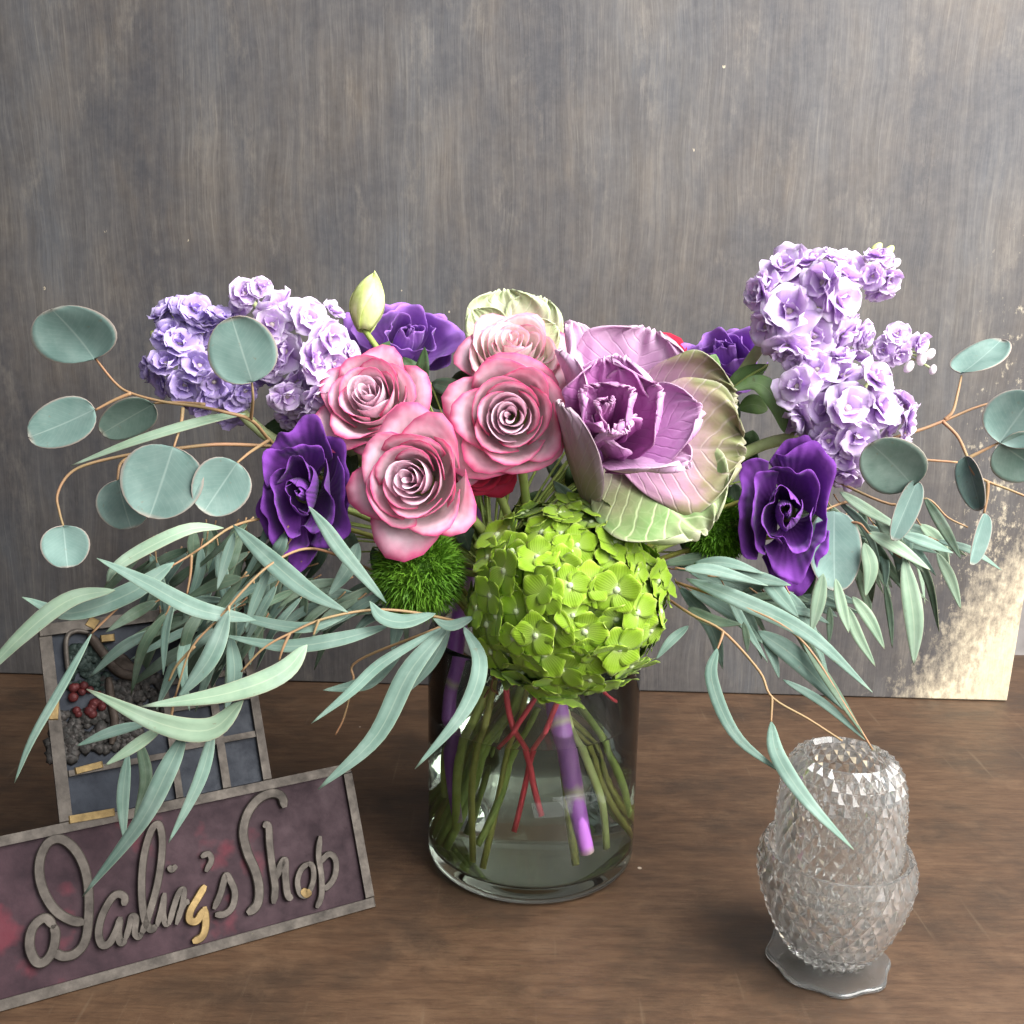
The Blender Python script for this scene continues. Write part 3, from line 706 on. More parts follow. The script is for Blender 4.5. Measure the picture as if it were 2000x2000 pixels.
stock([(1490, 572, 42), (1530, 522, 46), (1578, 508, 42), (1545, 602, 62), (1602, 560, 52), (1652, 532, 50), (1642, 592, 50), (1592, 652, 50), (1642, 660, 42), (1678, 650, 34), (1536, 672, 46), (1562, 712, 42), (1502, 640, 44), (1610, 702, 36)],
      [(1705, 500, 26), (1732, 505, 22), (1700, 540, 28), (1742, 545, 26), (1715, 575, 32)], .70, .036, 'tall lilac stock spike with open double florets above the purple lisianthus', 'stock', (-.03, .05), 3, [(1495, 668, .71), (1418, 765, .715)], [(1712, 484, 8), (1736, 490, 8), (1748, 515, 9), (1690, 505, 8)])
stock([(1562, 762, 44), (1602, 724, 44), (1652, 734, 46), (1702, 744, 44), (1562, 822, 44), (1612, 792, 50), (1662, 802, 54), (1722, 792, 48), (1768, 792, 38), (1622, 860, 44), (1682, 860, 44), (1592, 888, 34), (1650, 902, 34), (1738, 838, 38)],
      [(1730, 665, 28), (1762, 656, 28), (1790, 672, 26), (1748, 695, 28), (1720, 688, 26)], .685, .034, 'lilac stock spike with buds beside the dark oval eucalyptus leaf', 'stock', (-.045, .0), 4, [(1565, 850, .69), (1455, 885, .70)], [(1800, 700, 10), (1816, 692, 9), (1806, 676, 8), (1775, 716, 9), (1822, 722, 7)])


# ------------------------------------------------------------------ hydrangea
HP = [mesh_only('petal', small_petal(1.0, .56 + .03 * k, (.10, -.06, .14)[k], (-.08, .05, -.14)[k], .06, 80 + k, tip=.10, nu=7, nv=7), M['hyd']) for k in range(3)]
o = mk('floret', *blob(.15, .7, 10, 6), M['floret_eye']); HE = o.data; bpy.data.objects.remove(o)
hc = P(1108, 1158, .665); HR = .0625
basep = hc + np.array([0, .05, -.03])
hyd = thing('hydrangea', 'lime green hydrangea head hanging over the front rim of the vase', 'hydrangea', basep)
g = random.Random(11); tubes = []
N = 205
for k in range(N + 110):
    inner = k >= N
    zz = 1 - 2 * (k + .5) / N if not inner else 1 - 2 * (k - N + .5) / 110; ph = k * 2.39996; s = math.sqrt(1 - zz * zz)
    n = nrm(np.array([s * math.cos(ph), s * math.sin(ph), zz]) + np.array([g.uniform(-.1, .1) for _ in range(3)]))
    if np.dot(n, to_cam(hc)) < -.15: continue
    lx, ly = np.dot(n, R), np.dot(n, U)
    rr = HR * (.84 if inner else 1) * (1 + g.uniform(-.08, .05)) * (1 - .05 * max(0, ly)) * (1 + .06 * max(0, -ly)) * (1 - .08 * max(0, -lx) * max(0, ly))
    c = hc + n * rr; sz = .0134 * g.choice([.8, .95, 1.0, 1.05, 1.15])
    A = frame(nrm(n + np.array([g.uniform(-.34, .34) for _ in range(3)])), g.uniform(0, 6))
    f = link_obj('floret', HE, hyd, m4(A * sz, c - basep))
    cnt = g.choice([4, 4, 5])
    for q in range(cnt):
        an = 2 * math.pi * q / cnt + g.uniform(-.1, .1); el = g.uniform(-.05, .30)
        Q = rot('Z', an) @ rot('X', el) * g.uniform(.92, 1.08)
        link_obj('petal', g.choice(HP), f, m4(Q, (0, 0, -.03 * (q % 2))))
    tubes.append(tube([hc - n * .01 + np.array([0, .01, 0]), hc + n * rr * .5 + np.array([0, .002, -.002]), c - A[:, 2] * .002], [.0016, .0009, .0007], 5, 4))
o = mk('pedicels', *join(tubes)[:2], M['stem'], hyd, origin=basep); o['kind'] = 'stuff'
V, Fc, uv = tube([hc] + stem_path(basep, (-.054, -.01), (.0, -.02)), [.004, .004, .0035], 20, 8); mk('stem', V, Fc, M['stem'], hyd, uv, origin=basep)


# ------------------------------------------------------------------ fuzzy green dianthus balls
def dianthus(u, v, d, rpx, label, bottom, seed):
    c = P(u, v, d); rr = rpx * PXM(d); g = random.Random(seed); basep = c - U * rr * .9
    root = thing('green_dianthus', label, 'dianthus', basep, 'fuzzy green dianthus balls'); V = []; Fc = []
    for k in range(9000):
        n = nrm([g.gauss(0, 1), g.gauss(0, 1), g.gauss(0, 1)])
        if np.dot(n, to_cam(c)) < -.2: continue
        t = nrm(n + np.array([g.uniform(-.75, .75) for _ in range(3)])); s = nrm(np.cross(t, [g.uniform(-1, 1), .3, g.uniform(-1, 1)])) * .0005
        p0 = c + n * rr * g.uniform(.55, .90); p1 = p0 + t * rr * .13; p2 = p0 + nrm(t + n * .2 + np.array([0, 0, -.25])) * rr * g.uniform(.16, .32)
        i = len(V); V += [p0 - s, p0 + s, p1 + s * .8, p1 - s * .8, p2]; Fc += [(i, i + 1, i + 2, i + 3), (i + 3, i + 2, i + 4)]
    o = mk('bristles', V, Fc, M['bristle'], root, origin=basep, smooth=False); o['kind'] = 'stuff'
    V, Fc = blob(rr * .72, 1, 20, 12); mk('flower_core', np.array(V) + c, Fc, M['bristle'], root, origin=basep)
    V, Fc, uv = tube(stem_path(c, bottom), [.0025, .002], 20, 7); mk('stem', V, Fc, M['stem'], root, uv, origin=basep)


dianthus(818, 1118, .672, 92, 'fuzzy dark green dianthus ball below the large pink rose', (-.06, .02), 4)
dianthus(1400, 1035, .70, 66, 'fuzzy green dianthus ball half hidden below the cabbage', (-.048, .012), 9)


# ------------------------------------------------------------------ ornamental cabbage
def broad_leaf(base, tip, nvec, W, cup=.25, bend=.0, ruf=.08, fr=9, nu=33, nv=22, seed=0, shape=.75, fold=0.0, basew=.22):
    """leaf from base to tip; nvec roughly its upper side"""
    g = random.Random(seed); base, tip = np.asarray(base), np.asarray(tip)
    y = tip - base; L = np.linalg.norm(y); y = y / L; x = nrm(np.cross(y, nvec)); z = np.cross(x, y)
    p1, p2, p3 = (g.uniform(0, 6) for _ in range(3))
    Pt = np.zeros((nv, nu, 3)); uv = np.zeros((nv, nu, 2)); ed = np.zeros((nv, nu, 2))
    for i, v in enumerate(np.linspace(0, 1, nv)):
        prof = basew + (1 - basew) * math.sin(math.pi / 2 * min(1, v / .62)) if v < .62 else math.sqrt(max(0, 1 - ((v - .62) / .40) ** 2))
        w = W / 2 * max(.10, prof)
        for j, u in enumerate(np.linspace(-1, 1, nu)):
            ev = max(v, abs(u)) ; er = ev ** 3.5 * min(1, .3 + v)
            yy = L * v * (1 - .05 * u * u * v)
            zz = cup * W * (u * u) * (.4 + .6 * v) * (w / (W / 2)) + bend * L * v * v - fold * abs(u) * w
            zz += ruf * W * er * (math.sin(fr * (u + v * .6) + p1) + .6 * math.sin(fr * 1.9 * u - 5 * v + p2))
            dx = ruf * .5 * W * er * math.sin(fr * 1.3 * v + p3)
            Pt[i, j] = base + x * (u * w + dx) + y * (yy + ruf * .35 * W * er * math.sin(fr * 1.7 * u + p2)) + z * zz
            uv[i, j] = (u, v); ed[i, j] = (max(v, abs(u) ** 2 * min(1, v * 1.6)), 0)
    return Pt, uv, ed


def add_leaf(root, origin, gr, mat, t=.0006, name='leaf'):
    V, Fc, uv, ed = grid_mesh(gr[0], gr[1], gr[2], t); return mk(name, V, Fc, mat, root, uv, ed, origin=origin)


cb = P(1190, 850, .675)
cab = thing('ornamental_cabbage', 'mauve ornamental cabbage with green edged outer leaves', 'ornamental cabbage', cb)
q = PXM(.62)
vw = lambda p: to_cam(p)
LV = [  # base px,depth | tip px,depth | normal (right, up, to camera) | width px | material | cup bend ruffle
    ((1195, 900, .665), (1375, 1035, .615), (-.15, .75, .65), 300, 'cab_green', .12, -.05, .018),
    ((1215, 870, .660), (1455, 880, .640), (-.25, .35, .9), 285, 'cab_out', .16, .00, .02),
    ((1230, 800, .680), (1440, 775, .665), (-.4, -.1, .9), 200, 'cab_out', .15, .0, .02),
    ((1215, 800, .690), (1265, 640, .675), (-.1, -.2, 1), 240, 'cab_pink', .16, -.02, .02),
    ((1150, 820, .685), (1120, 626, .670), (.9, .0, .45), 150, 'cab_pink', .15, -.05, .03),
    ((1140, 860, .660), (1100, 680, .640), (.95, .1, -.15), 170, 'cab_pink', .18, -.05, .02),
    ((1150, 1000, .660), (1086, 790, .608), (.85, .25, -.35), 160, 'cab_back', .20, .03, .012),
    ((1180, 900, .650), (1375, 800, .615), (-.35, .45, .8), 175, 'cab_mauve', .15, .03, .02),
    ((1180, 900, .640), (1345, 915, .600), (.05, .85, .5), 150, 'cab_pink', .16, .03, .03),
    ((1185, 830, .665), (1215, 695, .640), (-.15, -.1, 1), 165, 'cab_mauve', .20, .0, .025),
    ((1165, 880, .650), (1132, 765, .625), (.8, .25, .5), 120, 'cab_mauve', .20, .03, .03),
    ((1185, 890, .645), (1172, 850, .614), (.4, .7, .5), 110, 'cab_mauve', .22, .0, .03),
    ((1190, 875, .650), (1292, 755, .616), (-.45, .2, .85), 175, 'cab_heart', .25, .03, .03),
    ((1185, 870, .645), (1225, 840, .600), (-.2, .75, .6), 100, 'cab_mauve', .25, .0, .03),
    ((1185, 855, .650), (1180, 700, .624), (0, -.1, 1), 165, 'cab_heart', .28, .0, .035),
    ((1175, 860, .645), (1140, 760, .612), (.6, .1, .75), 120, 'cab_heart', .30, .0, .04),
    ((1190, 870, .640), (1195, 838, .600), (.0, .75, .6), 130, 'cab_heart', .30, .0, .04),
    ((1185, 855, .640), (1232, 758, .606), (-.5, .15, .85), 120, 'cab_heart', .30, .0, .04),
    ((1185, 840, .640), (1165, 785, .600), (.5, .2, .8), 60, 'cab_heart', .35, .0, .05),
    ((1190, 840, .640), (1195, 785, .597), (-.2, .5, .8), 55, 'cab_heart', .35, .0, .05),
]
for i, (bs, tp, nv_, wd, mt, cu, bd, rf) in enumerate(LV):
    b_, t_ = P(*bs), P(*tp); m_ = (b_ + t_) / 2
    nvec = nv_[0] * R + nv_[1] * U + nv_[2] * to_cam(m_)
    add_leaf(cab, cb, broad_leaf(b_, t_, nvec, wd * PXM(tp[2]), cu, bd, rf * (1.7 if i < 10 else 1.5), fr=(9 if i < 10 else 12) + i % 4, seed=100 + i, basew=.35), M[mt])
stem_pts = [cb, P(1130, 1130, .73), P(1088, 1340, .705), P(1100, 1452, .690), P(1121, 1560, .685), P(1146, 1664, .69)]
V, Fc, uv = tube(stem_pts, [.0080, .0080, .0080, .0075, .0066, .0052], 30, 12); mk('stem', V, Fc, M['cab_stem'], cab, uv, origin=cb)

cb2 = P(1000, 705, .745)
cab2 = thing('ornamental_cabbage', 'pale green frilled cabbage leaves behind the blush rose', 'ornamental cabbage', cb2)
for i, (bs, tp, nv_, wd) in enumerate([((1000, 715, .745), (985, 566, .745), (.0, -.1, 1), 165), ((1010, 715, .745), (1062, 582, .75), (-.1, -.1, 1), 120), ((995, 715, .745), (925, 605, .74), (.15, -.1, 1), 90), ((1010, 700, .72), (1090, 640, .715), (-.2, .2, .9), 80)]):
    b_, t_ = P(*bs), P(*tp)
    add_leaf(cab2, cb2, broad_leaf(b_, t_, nv_[0] * R + nv_[1] * U + nv_[2] * to_cam(b_), wd * PXM(.745), .15, .03, .03, fr=11, seed=200 + i), M['cab_pale'])
V, Fc, uv = tube([cb2, P(930, 1000, .75), P(886, 1290, .725), P(868, 1372, .715), P(880, 1450, .71), P(905, 1600, .71)], [.0055, .006, .0062, .006, .005, .004], 30, 12)
mk('stem', V, Fc, M['cab_stem'], cab2, uv, origin=cb2)


# ------------------------------------------------------------------ eucalyptus
def ribbon(pts, W, nvec, n=18, twist=0.0, fold=.25, curl=0.0, t=.0005, peak=.42, blunt=1.0):
    """lance-shaped leaf along a curve; nvec: direction its face looks to"""
    c = np.array(catmull(pts, n)); tan = np.gradient(c, axis=0); us = np.array([-1, -.5, 0, .5, 1])
    Pt = np.zeros((n, 5, 3)); uv = np.zeros((n, 5, 2)); ed = np.zeros((n, 5, 2))
    for i in range(n):
        s = i / (n - 1); w = W / 2 * (math.sin(math.pi * s ** (math.log(.5) / math.log(peak))) ** .85) * (1 if blunt == 1 else 1) + W * .015
        tt = nrm(tan[i]); an = twist * (s - .35); x = nrm(np.cross(tt, nvec)); z = np.cross(x, tt)
        x2 = math.cos(an) * x + math.sin(an) * z; z2 = np.cross(x2, tt)
        for j, u in enumerate(us):
            Pt[i, j] = c[i] + x2 * u * w + z2 * (fold * abs(u) * w + curl * u * u * w)
            uv[i, j] = (u, s); ed[i, j] = (s, 0)
    return Pt, uv, ed


def round_leaf(att, tip, W, nvec, cup=.06, fold=.05, n=15, nu=13, bend=0.0, seed=0, cross=None):
    g = random.Random(seed); att, tip = np.asarray(att), np.asarray(tip); y = tip - att; L = np.linalg.norm(y); y /= L
    x = nrm(np.cross(y, nvec)); z = np.cross(x, y)
    if cross is not None: cv = (cross[0] * R - cross[1] * U) * PXM(.635); W = 2 * np.linalg.norm(cv); x = nrm(cv); z = nrm(np.cross(x, y))
    Pt = np.zeros((n, nu, 3)); uv = np.zeros((n, nu, 2)); ed = np.zeros((n, nu, 2)); p1 = g.uniform(0, 6)
    for i in range(n):
        s = i / (n - 1); a_ = math.pi * s; v = (1 - math.cos(a_)) / 2; w = W / 2 * (math.sin(a_) ** .92 * (1 + .10 * math.cos(a_))) + .0004
        for j in range(nu):
            u = -1 + 2 * j / (nu - 1)
            zz = cup * W * (u * u * math.sin(a_) + (2 * v - 1) ** 2) + fold * abs(u) * w + bend * L * v * v + .018 * W * math.sin(3 * u + 4 * v + p1)
            Pt[i, j] = att + y * L * v + x * u * w + z * zz; uv[i, j] = (u, v); ed[i, j] = (v, 0)
    return Pt, uv, ed


def nv3(p, a, b): return nrm(to_cam(p) + a * R + b * U)


def branch_mesh(root, org, paths, mat='twig', r0=.0013, r1=.0007, name='twig'):
    for pts in paths:
        p3 = [P(*p) for p in pts]; k = len(p3)
        V, Fc, uv = tube(p3, [r0, (r0 + r1) / 2, r1], max(8, 5 * k), 6); mk(name, V, Fc, M[mat], root, uv, origin=org)


def to_vase(root, org, p_px, bottom, mat='stem_olive', r=.0016):
    V, Fc, uv = tube(stem_path(P(*p_px), bottom), [r, r * 1.2, r * 1.3], 20, 6); mk('stem', V, Fc, M[mat], root, uv, origin=org)


def dollar_branch(label, start, bottom, paths, leaves, seed):
    org = P(*start); root = thing('eucalyptus_branch', label, 'eucalyptus branch', org, 'silver dollar eucalyptus branches')
    branch_mesh(root, org, paths); to_vase(root, org, start, bottom)
    for i, (at, tp, wd, a, b, mt, extra) in enumerate(leaves):
        A_, T_ = P(*at), P(*tp); m_ = (A_ + T_) / 2
        gr = round_leaf(A_, T_, wd * PXM((at[2] + tp[2]) / 2), nv3(m_, a, b), seed=seed + i, **extra)
        add_leaf(root, org, gr, M[mt], .0005)


dollar_branch('arching silver dollar eucalyptus branch with round grey green leaves over the plaque', (575, 905, .71), (.058, .015),
    [[(575, 905, .71), (525, 858, .685), (491, 821, .655), (440, 805, .64), (388, 794, .64), (320, 785, .64), (256, 768, .64), (225, 748, .64), (186, 700, .64)],
     [(256, 768, .64), (222, 782, .638), (186, 801, .635)], [(357, 797, .64), (353, 829, .635), (339, 875, .63)],
     [(490, 820, .655), (494, 779, .635), (492, 746, .63)], [(525, 860, .685), (490, 882, .65), (463, 904, .635)],
     [(540, 872, .70), (430, 868, .67), (344, 876, .655), (280, 883, .65), (181, 904, .64), (135, 926, .635), (112, 966, .63), (116, 1000, .63), (124, 1029, .63)],
     [(262, 888, .65), (236, 905, .645), (229, 938, .64)], [(400, 790, .645), (340, 786, .65), (300, 788, .655)]],
    [((186, 700, .64), (104, 602, .63), 136, -.1, .25, 'euc', {'cross': (72, -26)}),
     ((186, 801, .635), (58, 855, .63), 92, .1, .35, 'euc', {}),
     ((300, 788, .655), (200, 845, .66), 78, .2, -.3, 'euc_dark', {}),
     ((492, 746, .63), (452, 620, .62), 130, .0, .1, 'euc', {}),
     ((339, 875, .63), (292, 1012, .62), 152, -.1, .1, 'euc', {}),
     ((463, 904, .635), (398, 1000, .63), 108, .1, .1, 'euc', {}),
     ((229, 938, .64), (255, 1032, .645), 100, .1, .2, 'euc', {}),
     ((124, 1029, .63), (132, 1110, .625), 86, .0, .15, 'euc', {})], 300)

dollar_branch('silver dollar eucalyptus branch reaching out past the lilac stock towards the worn board corner', (1590, 930, .67), (-.055, .025),
    [[(1590, 930, .67), (1713, 887, .66), (1794, 897, .655), (1870, 903, .65)],
     [(1590, 900, .68), (1774, 847, .68), (1841, 823, .68), (1900, 798, .68), (1949, 783, .68)],
     [(1845, 820, .68), (1861, 803, .68), (1870, 770, .685), (1878, 734, .69)],
     [(1841, 823, .68), (1870, 852, .675), (1888, 890, .67), (1902, 924, .665), (1930, 941, .66), (1975, 958, .655), (2040, 985, .65)],
     [(1892, 894, .67), (1920, 880, .668), (1952, 864, .665)],
     [(1930, 941, .66), (1928, 970, .66), (1922, 1003, .66)],
     [(1700, 1000, .68), (1660, 980, .675), (1600, 1000, .665)],
     [(1949, 783, .68), (1985, 800, .68), (2030, 830, .68)]],
    [((1878, 733, .69), (1956, 668, .71), 92, -.5, .7, 'euc', {}),
     ((1952, 864, .665), (2020, 770, .655), 118, .1, .1, 'euc', {}),
     ((1952, 864, .665), (2030, 920, .665), 105, .2, -.3, 'euc_dark', {}),
     ((1782, 945, .65), (1700, 862, .64), 118, -.2, -.2, 'euc_dark', {}),
     ((1888, 892, .668), (1917, 996, .665), 52, -.9, .1, 'euc', {'fold': .5}),
     ((1922, 1003, .66), (1893, 1102, .66), 40, .9, .2, 'euc', {'fold': .5}),
     ((1790, 940, .65), (1742, 1055, .645), 46, .6, .3, 'euc', {'fold': .4}),
     ((1628, 1000, .665), (1630, 1156, .65), 100, .2, .1, 'euc', {})], 330)


# narrow leaved (willow) eucalyptus: each leaf traced base -> tip with its depth
def willow_branch(label, start, bottom, paths, leaves, seed, fill=None):
    org = P(*start); root = thing('willow_eucalyptus_branch', label, 'eucalyptus branch', org, 'narrow leaved eucalyptus branches')
    g = random.Random(seed); branch_mesh(root, org, paths, r0=.0010, r1=.0006); to_vase(root, org, start, bottom)
    for i, (pts, wd, mt, a, b, tw) in enumerate(leaves):
        p3 = [P(*p) for p in pts]; m_ = p3[len(p3) // 2]
        gr = ribbon(p3, .88 * wd * PXM(pts[len(pts) // 2][2]), nv3(m_, a, b), twist=tw, fold=g.uniform(.1, .3))
        add_leaf(root, org, gr, M[mt], .0004)
    if fill:
        n, x0, y0, x1, y1, spread, (dirx, diry), (l0, l1), (w0, w1), (d0, d1), mats = fill
        for k in range(n):
            t = (k + g.random()) / n; bx = x0 + (x1 - x0) * t + g.uniform(-spread, spread); by = y0 + (y1 - y0) * t + g.uniform(-spread, spread) * .7
            an = math.atan2(diry, dirx) + g.uniform(-.75, .75); ln = g.uniform(l0, l1); d = g.uniform(d0, d1)
            ex, ey = bx + ln * math.cos(an), by + ln * math.sin(an)
            mx, my = (bx + ex) / 2 + g.uniform(-.12, .12) * ln, (by + ey) / 2 - g.uniform(0, .12) * ln
            p3 = [P(bx, by, d), P(mx, my, d - .006 * g.random()), P(ex, ey, d + g.uniform(-.02, .02))]
            gr = ribbon(p3, g.uniform(w0, w1) * PXM(d), nv3(p3[1], g.uniform(-.5, .5), g.uniform(-.3, .6)), twist=g.uniform(-.9, .9), fold=g.uniform(.1, .35), n=12)
            add_leaf(root, org, gr, M[g.choice(mats)], .0004)
            V, Fc, uv = tube([P(bx - 14 * math.cos(an), by - 14 * math.sin(an), d), p3[0], p3[0] * .9 + p3[1] * .1], [.0006, .0005, .0004], 5, 5); mk('petiole', V, Fc, M['twig'], root, uv, origin=org)
    return root


WL, WP, WD = 'wil', 'wil_pale', 'wil_dark'
willow_branch('narrow leaved eucalyptus spray crossing in front of the plaque house panel', (760, 1130, .70), (.05, .03),
    [[(760, 1130, .70), (660, 1085, .67), (595, 1072, .625), (528, 1103, .605), (476, 1152, .595), (430, 1205, .59), (373, 1268, .585), (342, 1361, .585)],
     [(447, 1184, .59), (447, 1197, .588)], [(380, 1262, .586), (345, 1300, .588), (330, 1330, .59)], [(342, 1361, .585), (335, 1400, .585), (340, 1430, .585)]],
    [([(600, 1259, .60), (548, 1315, .59), (440, 1355, .58), (275, 1380, .575)], 50, WP, .1, .5, .3),
     ([(475, 1368, .585), (410, 1425, .578), (310, 1412, .572), (169, 1346, .57)], 52, WP, .0, .3, .5),
     ([(318, 1420, .58), (264, 1457, .575), (205, 1495, .575)], 26, WP, .1, .4, .3),
     ([(290, 1412, .59), (217, 1430, .59), (149, 1457, .59)], 24, WL, .0, .3, .2),
     ([(362, 1430, .58), (326, 1507, .572), (272, 1610, .57), (161, 1751, .575)], 44, WL, -.1, .2, -.4),
     ([(418, 1420, .59), (390, 1523, .585), (329, 1647, .585)], 28, WL, .2, .2, .4),
     ([(250, 1470, .60), (240, 1560, .598), (243, 1645, .60)], 26, WL, .0, .1, .2),
     ([(270, 1440, .605), (285, 1520, .60), (262, 1600, .60)], 26, WD, .0, .1, .2),
     ([(447, 1192, .588), (410, 1285, .58), (346, 1366, .58)], 42, WL, -.2, .3, .3),
     ([(450, 1240, .61), (458, 1320, .605), (440, 1390, .60)], 34, WL, .3, .2, .3),
     ([(500, 1211, .60), (388, 1191, .585), (285, 1139, .58), (189, 1090, .575)], 40, WL, .0, .4, -.2),
     ([(528, 1105, .61), (500, 1170, .605), (478, 1230, .605)], 22, WL, .3, .2, .3)], 1,
    fill=(46, 330, 1230, 560, 1130, 60, (-.6, .8), (90, 200), (14, 30), (.62, .69), [WL, WD, WD, WL]))
willow_branch('narrow leaved eucalyptus spray arching left above the plaque house panel', (600, 1010, .71), (.06, .0),
    [[(600, 1010, .71), (520, 1012, .675), (455, 1028, .63), (400, 1065, .612), (370, 1085, .61), (336, 1105, .605)], [(374, 1084, .61), (372, 1120, .61), (365, 1160, .61)],
     [(336, 1105, .605), (290, 1140, .60), (233, 1185, .595), (179, 1237, .59)]],
    [([(437, 1031, .62), (370, 1034, .605), (285, 1072, .597), (225, 1110, .594), (208, 1140, .598)], 32, WP, .0, .6, .3),
     ([(340, 1098, .605), (255, 1158, .595), (135, 1198, .59), (43, 1166, .585)], 46, WL, .0, .4, -.3),
     ([(225, 1152, .59), (135, 1172, .58), (40, 1245, .572), (-60, 1350, .57)], 40, WP, .0, .5, .2),
     ([(179, 1237, .59), (124, 1336, .58), (62, 1445, .575), (28, 1529, .575)], 20, WL, -.4, .2, .2),
     ([(458, 1040, .62), (440, 1095, .615), (424, 1152, .612)], 22, WL, .3, .2, .2),
     ([(480, 808, .66), (400, 822, .64), (270, 860, .625), (137, 910, .62)], 24, WP, .0, .7, .5),
     ([(455, 1025, .62), (540, 1105, .605), (605, 1157, .60), (680, 1196, .60)], 44, WL, .0, .3, .2)], 2,
    fill=(40, 300, 1080, 620, 1040, 70, (-.5, .85), (80, 190), (12, 26), (.65, .72), [WL, WD, WD]))
willow_branch('narrow leaved eucalyptus spray hanging over the left rim of the vase', (900, 1215, .655), (-.03, -.04),
    [[(900, 1215, .655), (800, 1195, .635), (719, 1192, .625), (631, 1209, .615), (566, 1237, .605), (515, 1266, .60), (471, 1312, .60)], [(566, 1237, .605), (553, 1265, .603), (545, 1290, .603)],
     [(622, 1212, .612), (612, 1240, .61)], [(860, 1225, .64), (700, 1290, .66), (690, 1330, .66), (672, 1400, .66), (655, 1435, .66)]],
    [([(755, 1178, .64), (670, 1079, .63), (635, 1030, .625), (603, 989, .62)], 32, WL, .0, .2, .3),
     ([(760, 1222, .63), (657, 1250, .615), (553, 1262, .608), (430, 1240, .605)], 34, WL, .0, .4, .2),
     ([(690, 1196, .625), (600, 1226, .612), (500, 1212, .61), (440, 1190, .612)], 26, WL, .0, .5, .2),
     ([(851, 1198, .64), (790, 1215, .625), (745, 1205, .62), (722, 1174, .62)], 38, WL, .0, .7, .3),
     ([(925, 1205, .64), (880, 1223, .632), (846, 1208, .63)], 26, WL, .0, .6, .2),
     ([(866, 1224, .64), (750, 1292, .625), (683, 1353, .615), (608, 1413, .61)], 25, WL, .0, .3, .2),
     ([(790, 1268, .65), (730, 1325, .64), (690, 1340, .635), (631, 1348, .63)], 32, WL, .0, .4, .2),
     ([(876, 1222, .64), (800, 1312, .622), (733, 1440, .612), (621, 1542, .605)], 46, WL, -.1, .2, .3),
     ([(905, 1222, .635), (937, 1295, .615), (905, 1390, .605), (810, 1502, .60)], 36, WL, .2, .2, -.3),
     ([(880, 1222, .645), (845, 1290, .635), (800, 1350, .632)], 26, WL, .2, .2, -.3),
     ([(700, 1060, .65), (680, 1110, .645), (640, 1165, .645)], 34, WL, .2, .3, .3)], 3,
    fill=(26, 580, 1130, 860, 1170, 45, (-.7, .6), (80, 170), (14, 28), (.655, .70), [WL, WD, WD]))
willow_branch('narrow leaved eucalyptus spray drooping from behind the hydrangea towards the cut glass', (1290, 1160, .68), (-.06, .0),
    [[(1290, 1160, .68), (1350, 1200, .65), (1413, 1234, .635), (1483, 1311, .62), (1508, 1362, .61), (1580, 1405, .605), (1645, 1447, .60)], [(1508, 1362, .61), (1507, 1385, .608), (1506, 1410, .605)],
     [(1413, 1234, .635), (1408, 1250, .632), (1401, 1268, .63)], [(1320, 1137, .67), (1440, 1180, .64), (1560, 1245, .62), (1653, 1381, .605), (1705, 1465, .60)]],
    [([(1401, 1265, .63), (1390, 1327, .62), (1436, 1435, .60), (1530, 1512, .59)], 30, WL, .1, .1, .3),
     ([(1506, 1408, .605), (1518, 1474, .59), (1575, 1562, .575), (1668, 1660, .57)], 36, WL, .1, .2, .4),
     ([(1340, 1130, .66), (1444, 1172, .64), (1580, 1240, .62), (1704, 1352, .61)], 40, WL, .0, .4, .2),
     ([(1480, 1232, .63), (1560, 1290, .62), (1657, 1393, .61)], 46, WL, .0, .3, .2),
     ([(1568, 1255, .618), (1625, 1340, .608), (1688, 1438, .60)], 22, WD, .5, .2, .2),
     ([(1529, 1327, .615), (1610, 1375, .608), (1690, 1445, .60)], 20, WL, .0, .5, .2),
     ([(1343, 1187, .66), (1390, 1212, .65), (1450, 1220, .645)], 28, WD, .0, .3, .2),
     ([(1345, 1222, .66), (1310, 1252, .655), (1281, 1288, .655)], 20, WL, .2, .3, .2),
     ([(1490, 1245, .63), (1510, 1285, .625), (1522, 1325, .625)], 20, WL, .2, .2, .2),
     ([(1452, 1215, .64), (1458, 1245, .64), (1460, 1275, .64)], 15, WD, .2, .2, .2),
     ([(1355, 1100, .66), (1420, 1100, .65), (1492, 1120, .645)], 28, WL, .0, .6, .2)], 4,
    fill=(24, 1310, 1120, 1560, 1190, 35, (.85, .45), (90, 190), (16, 32), (.64, .70), [WL, WL, WD]))
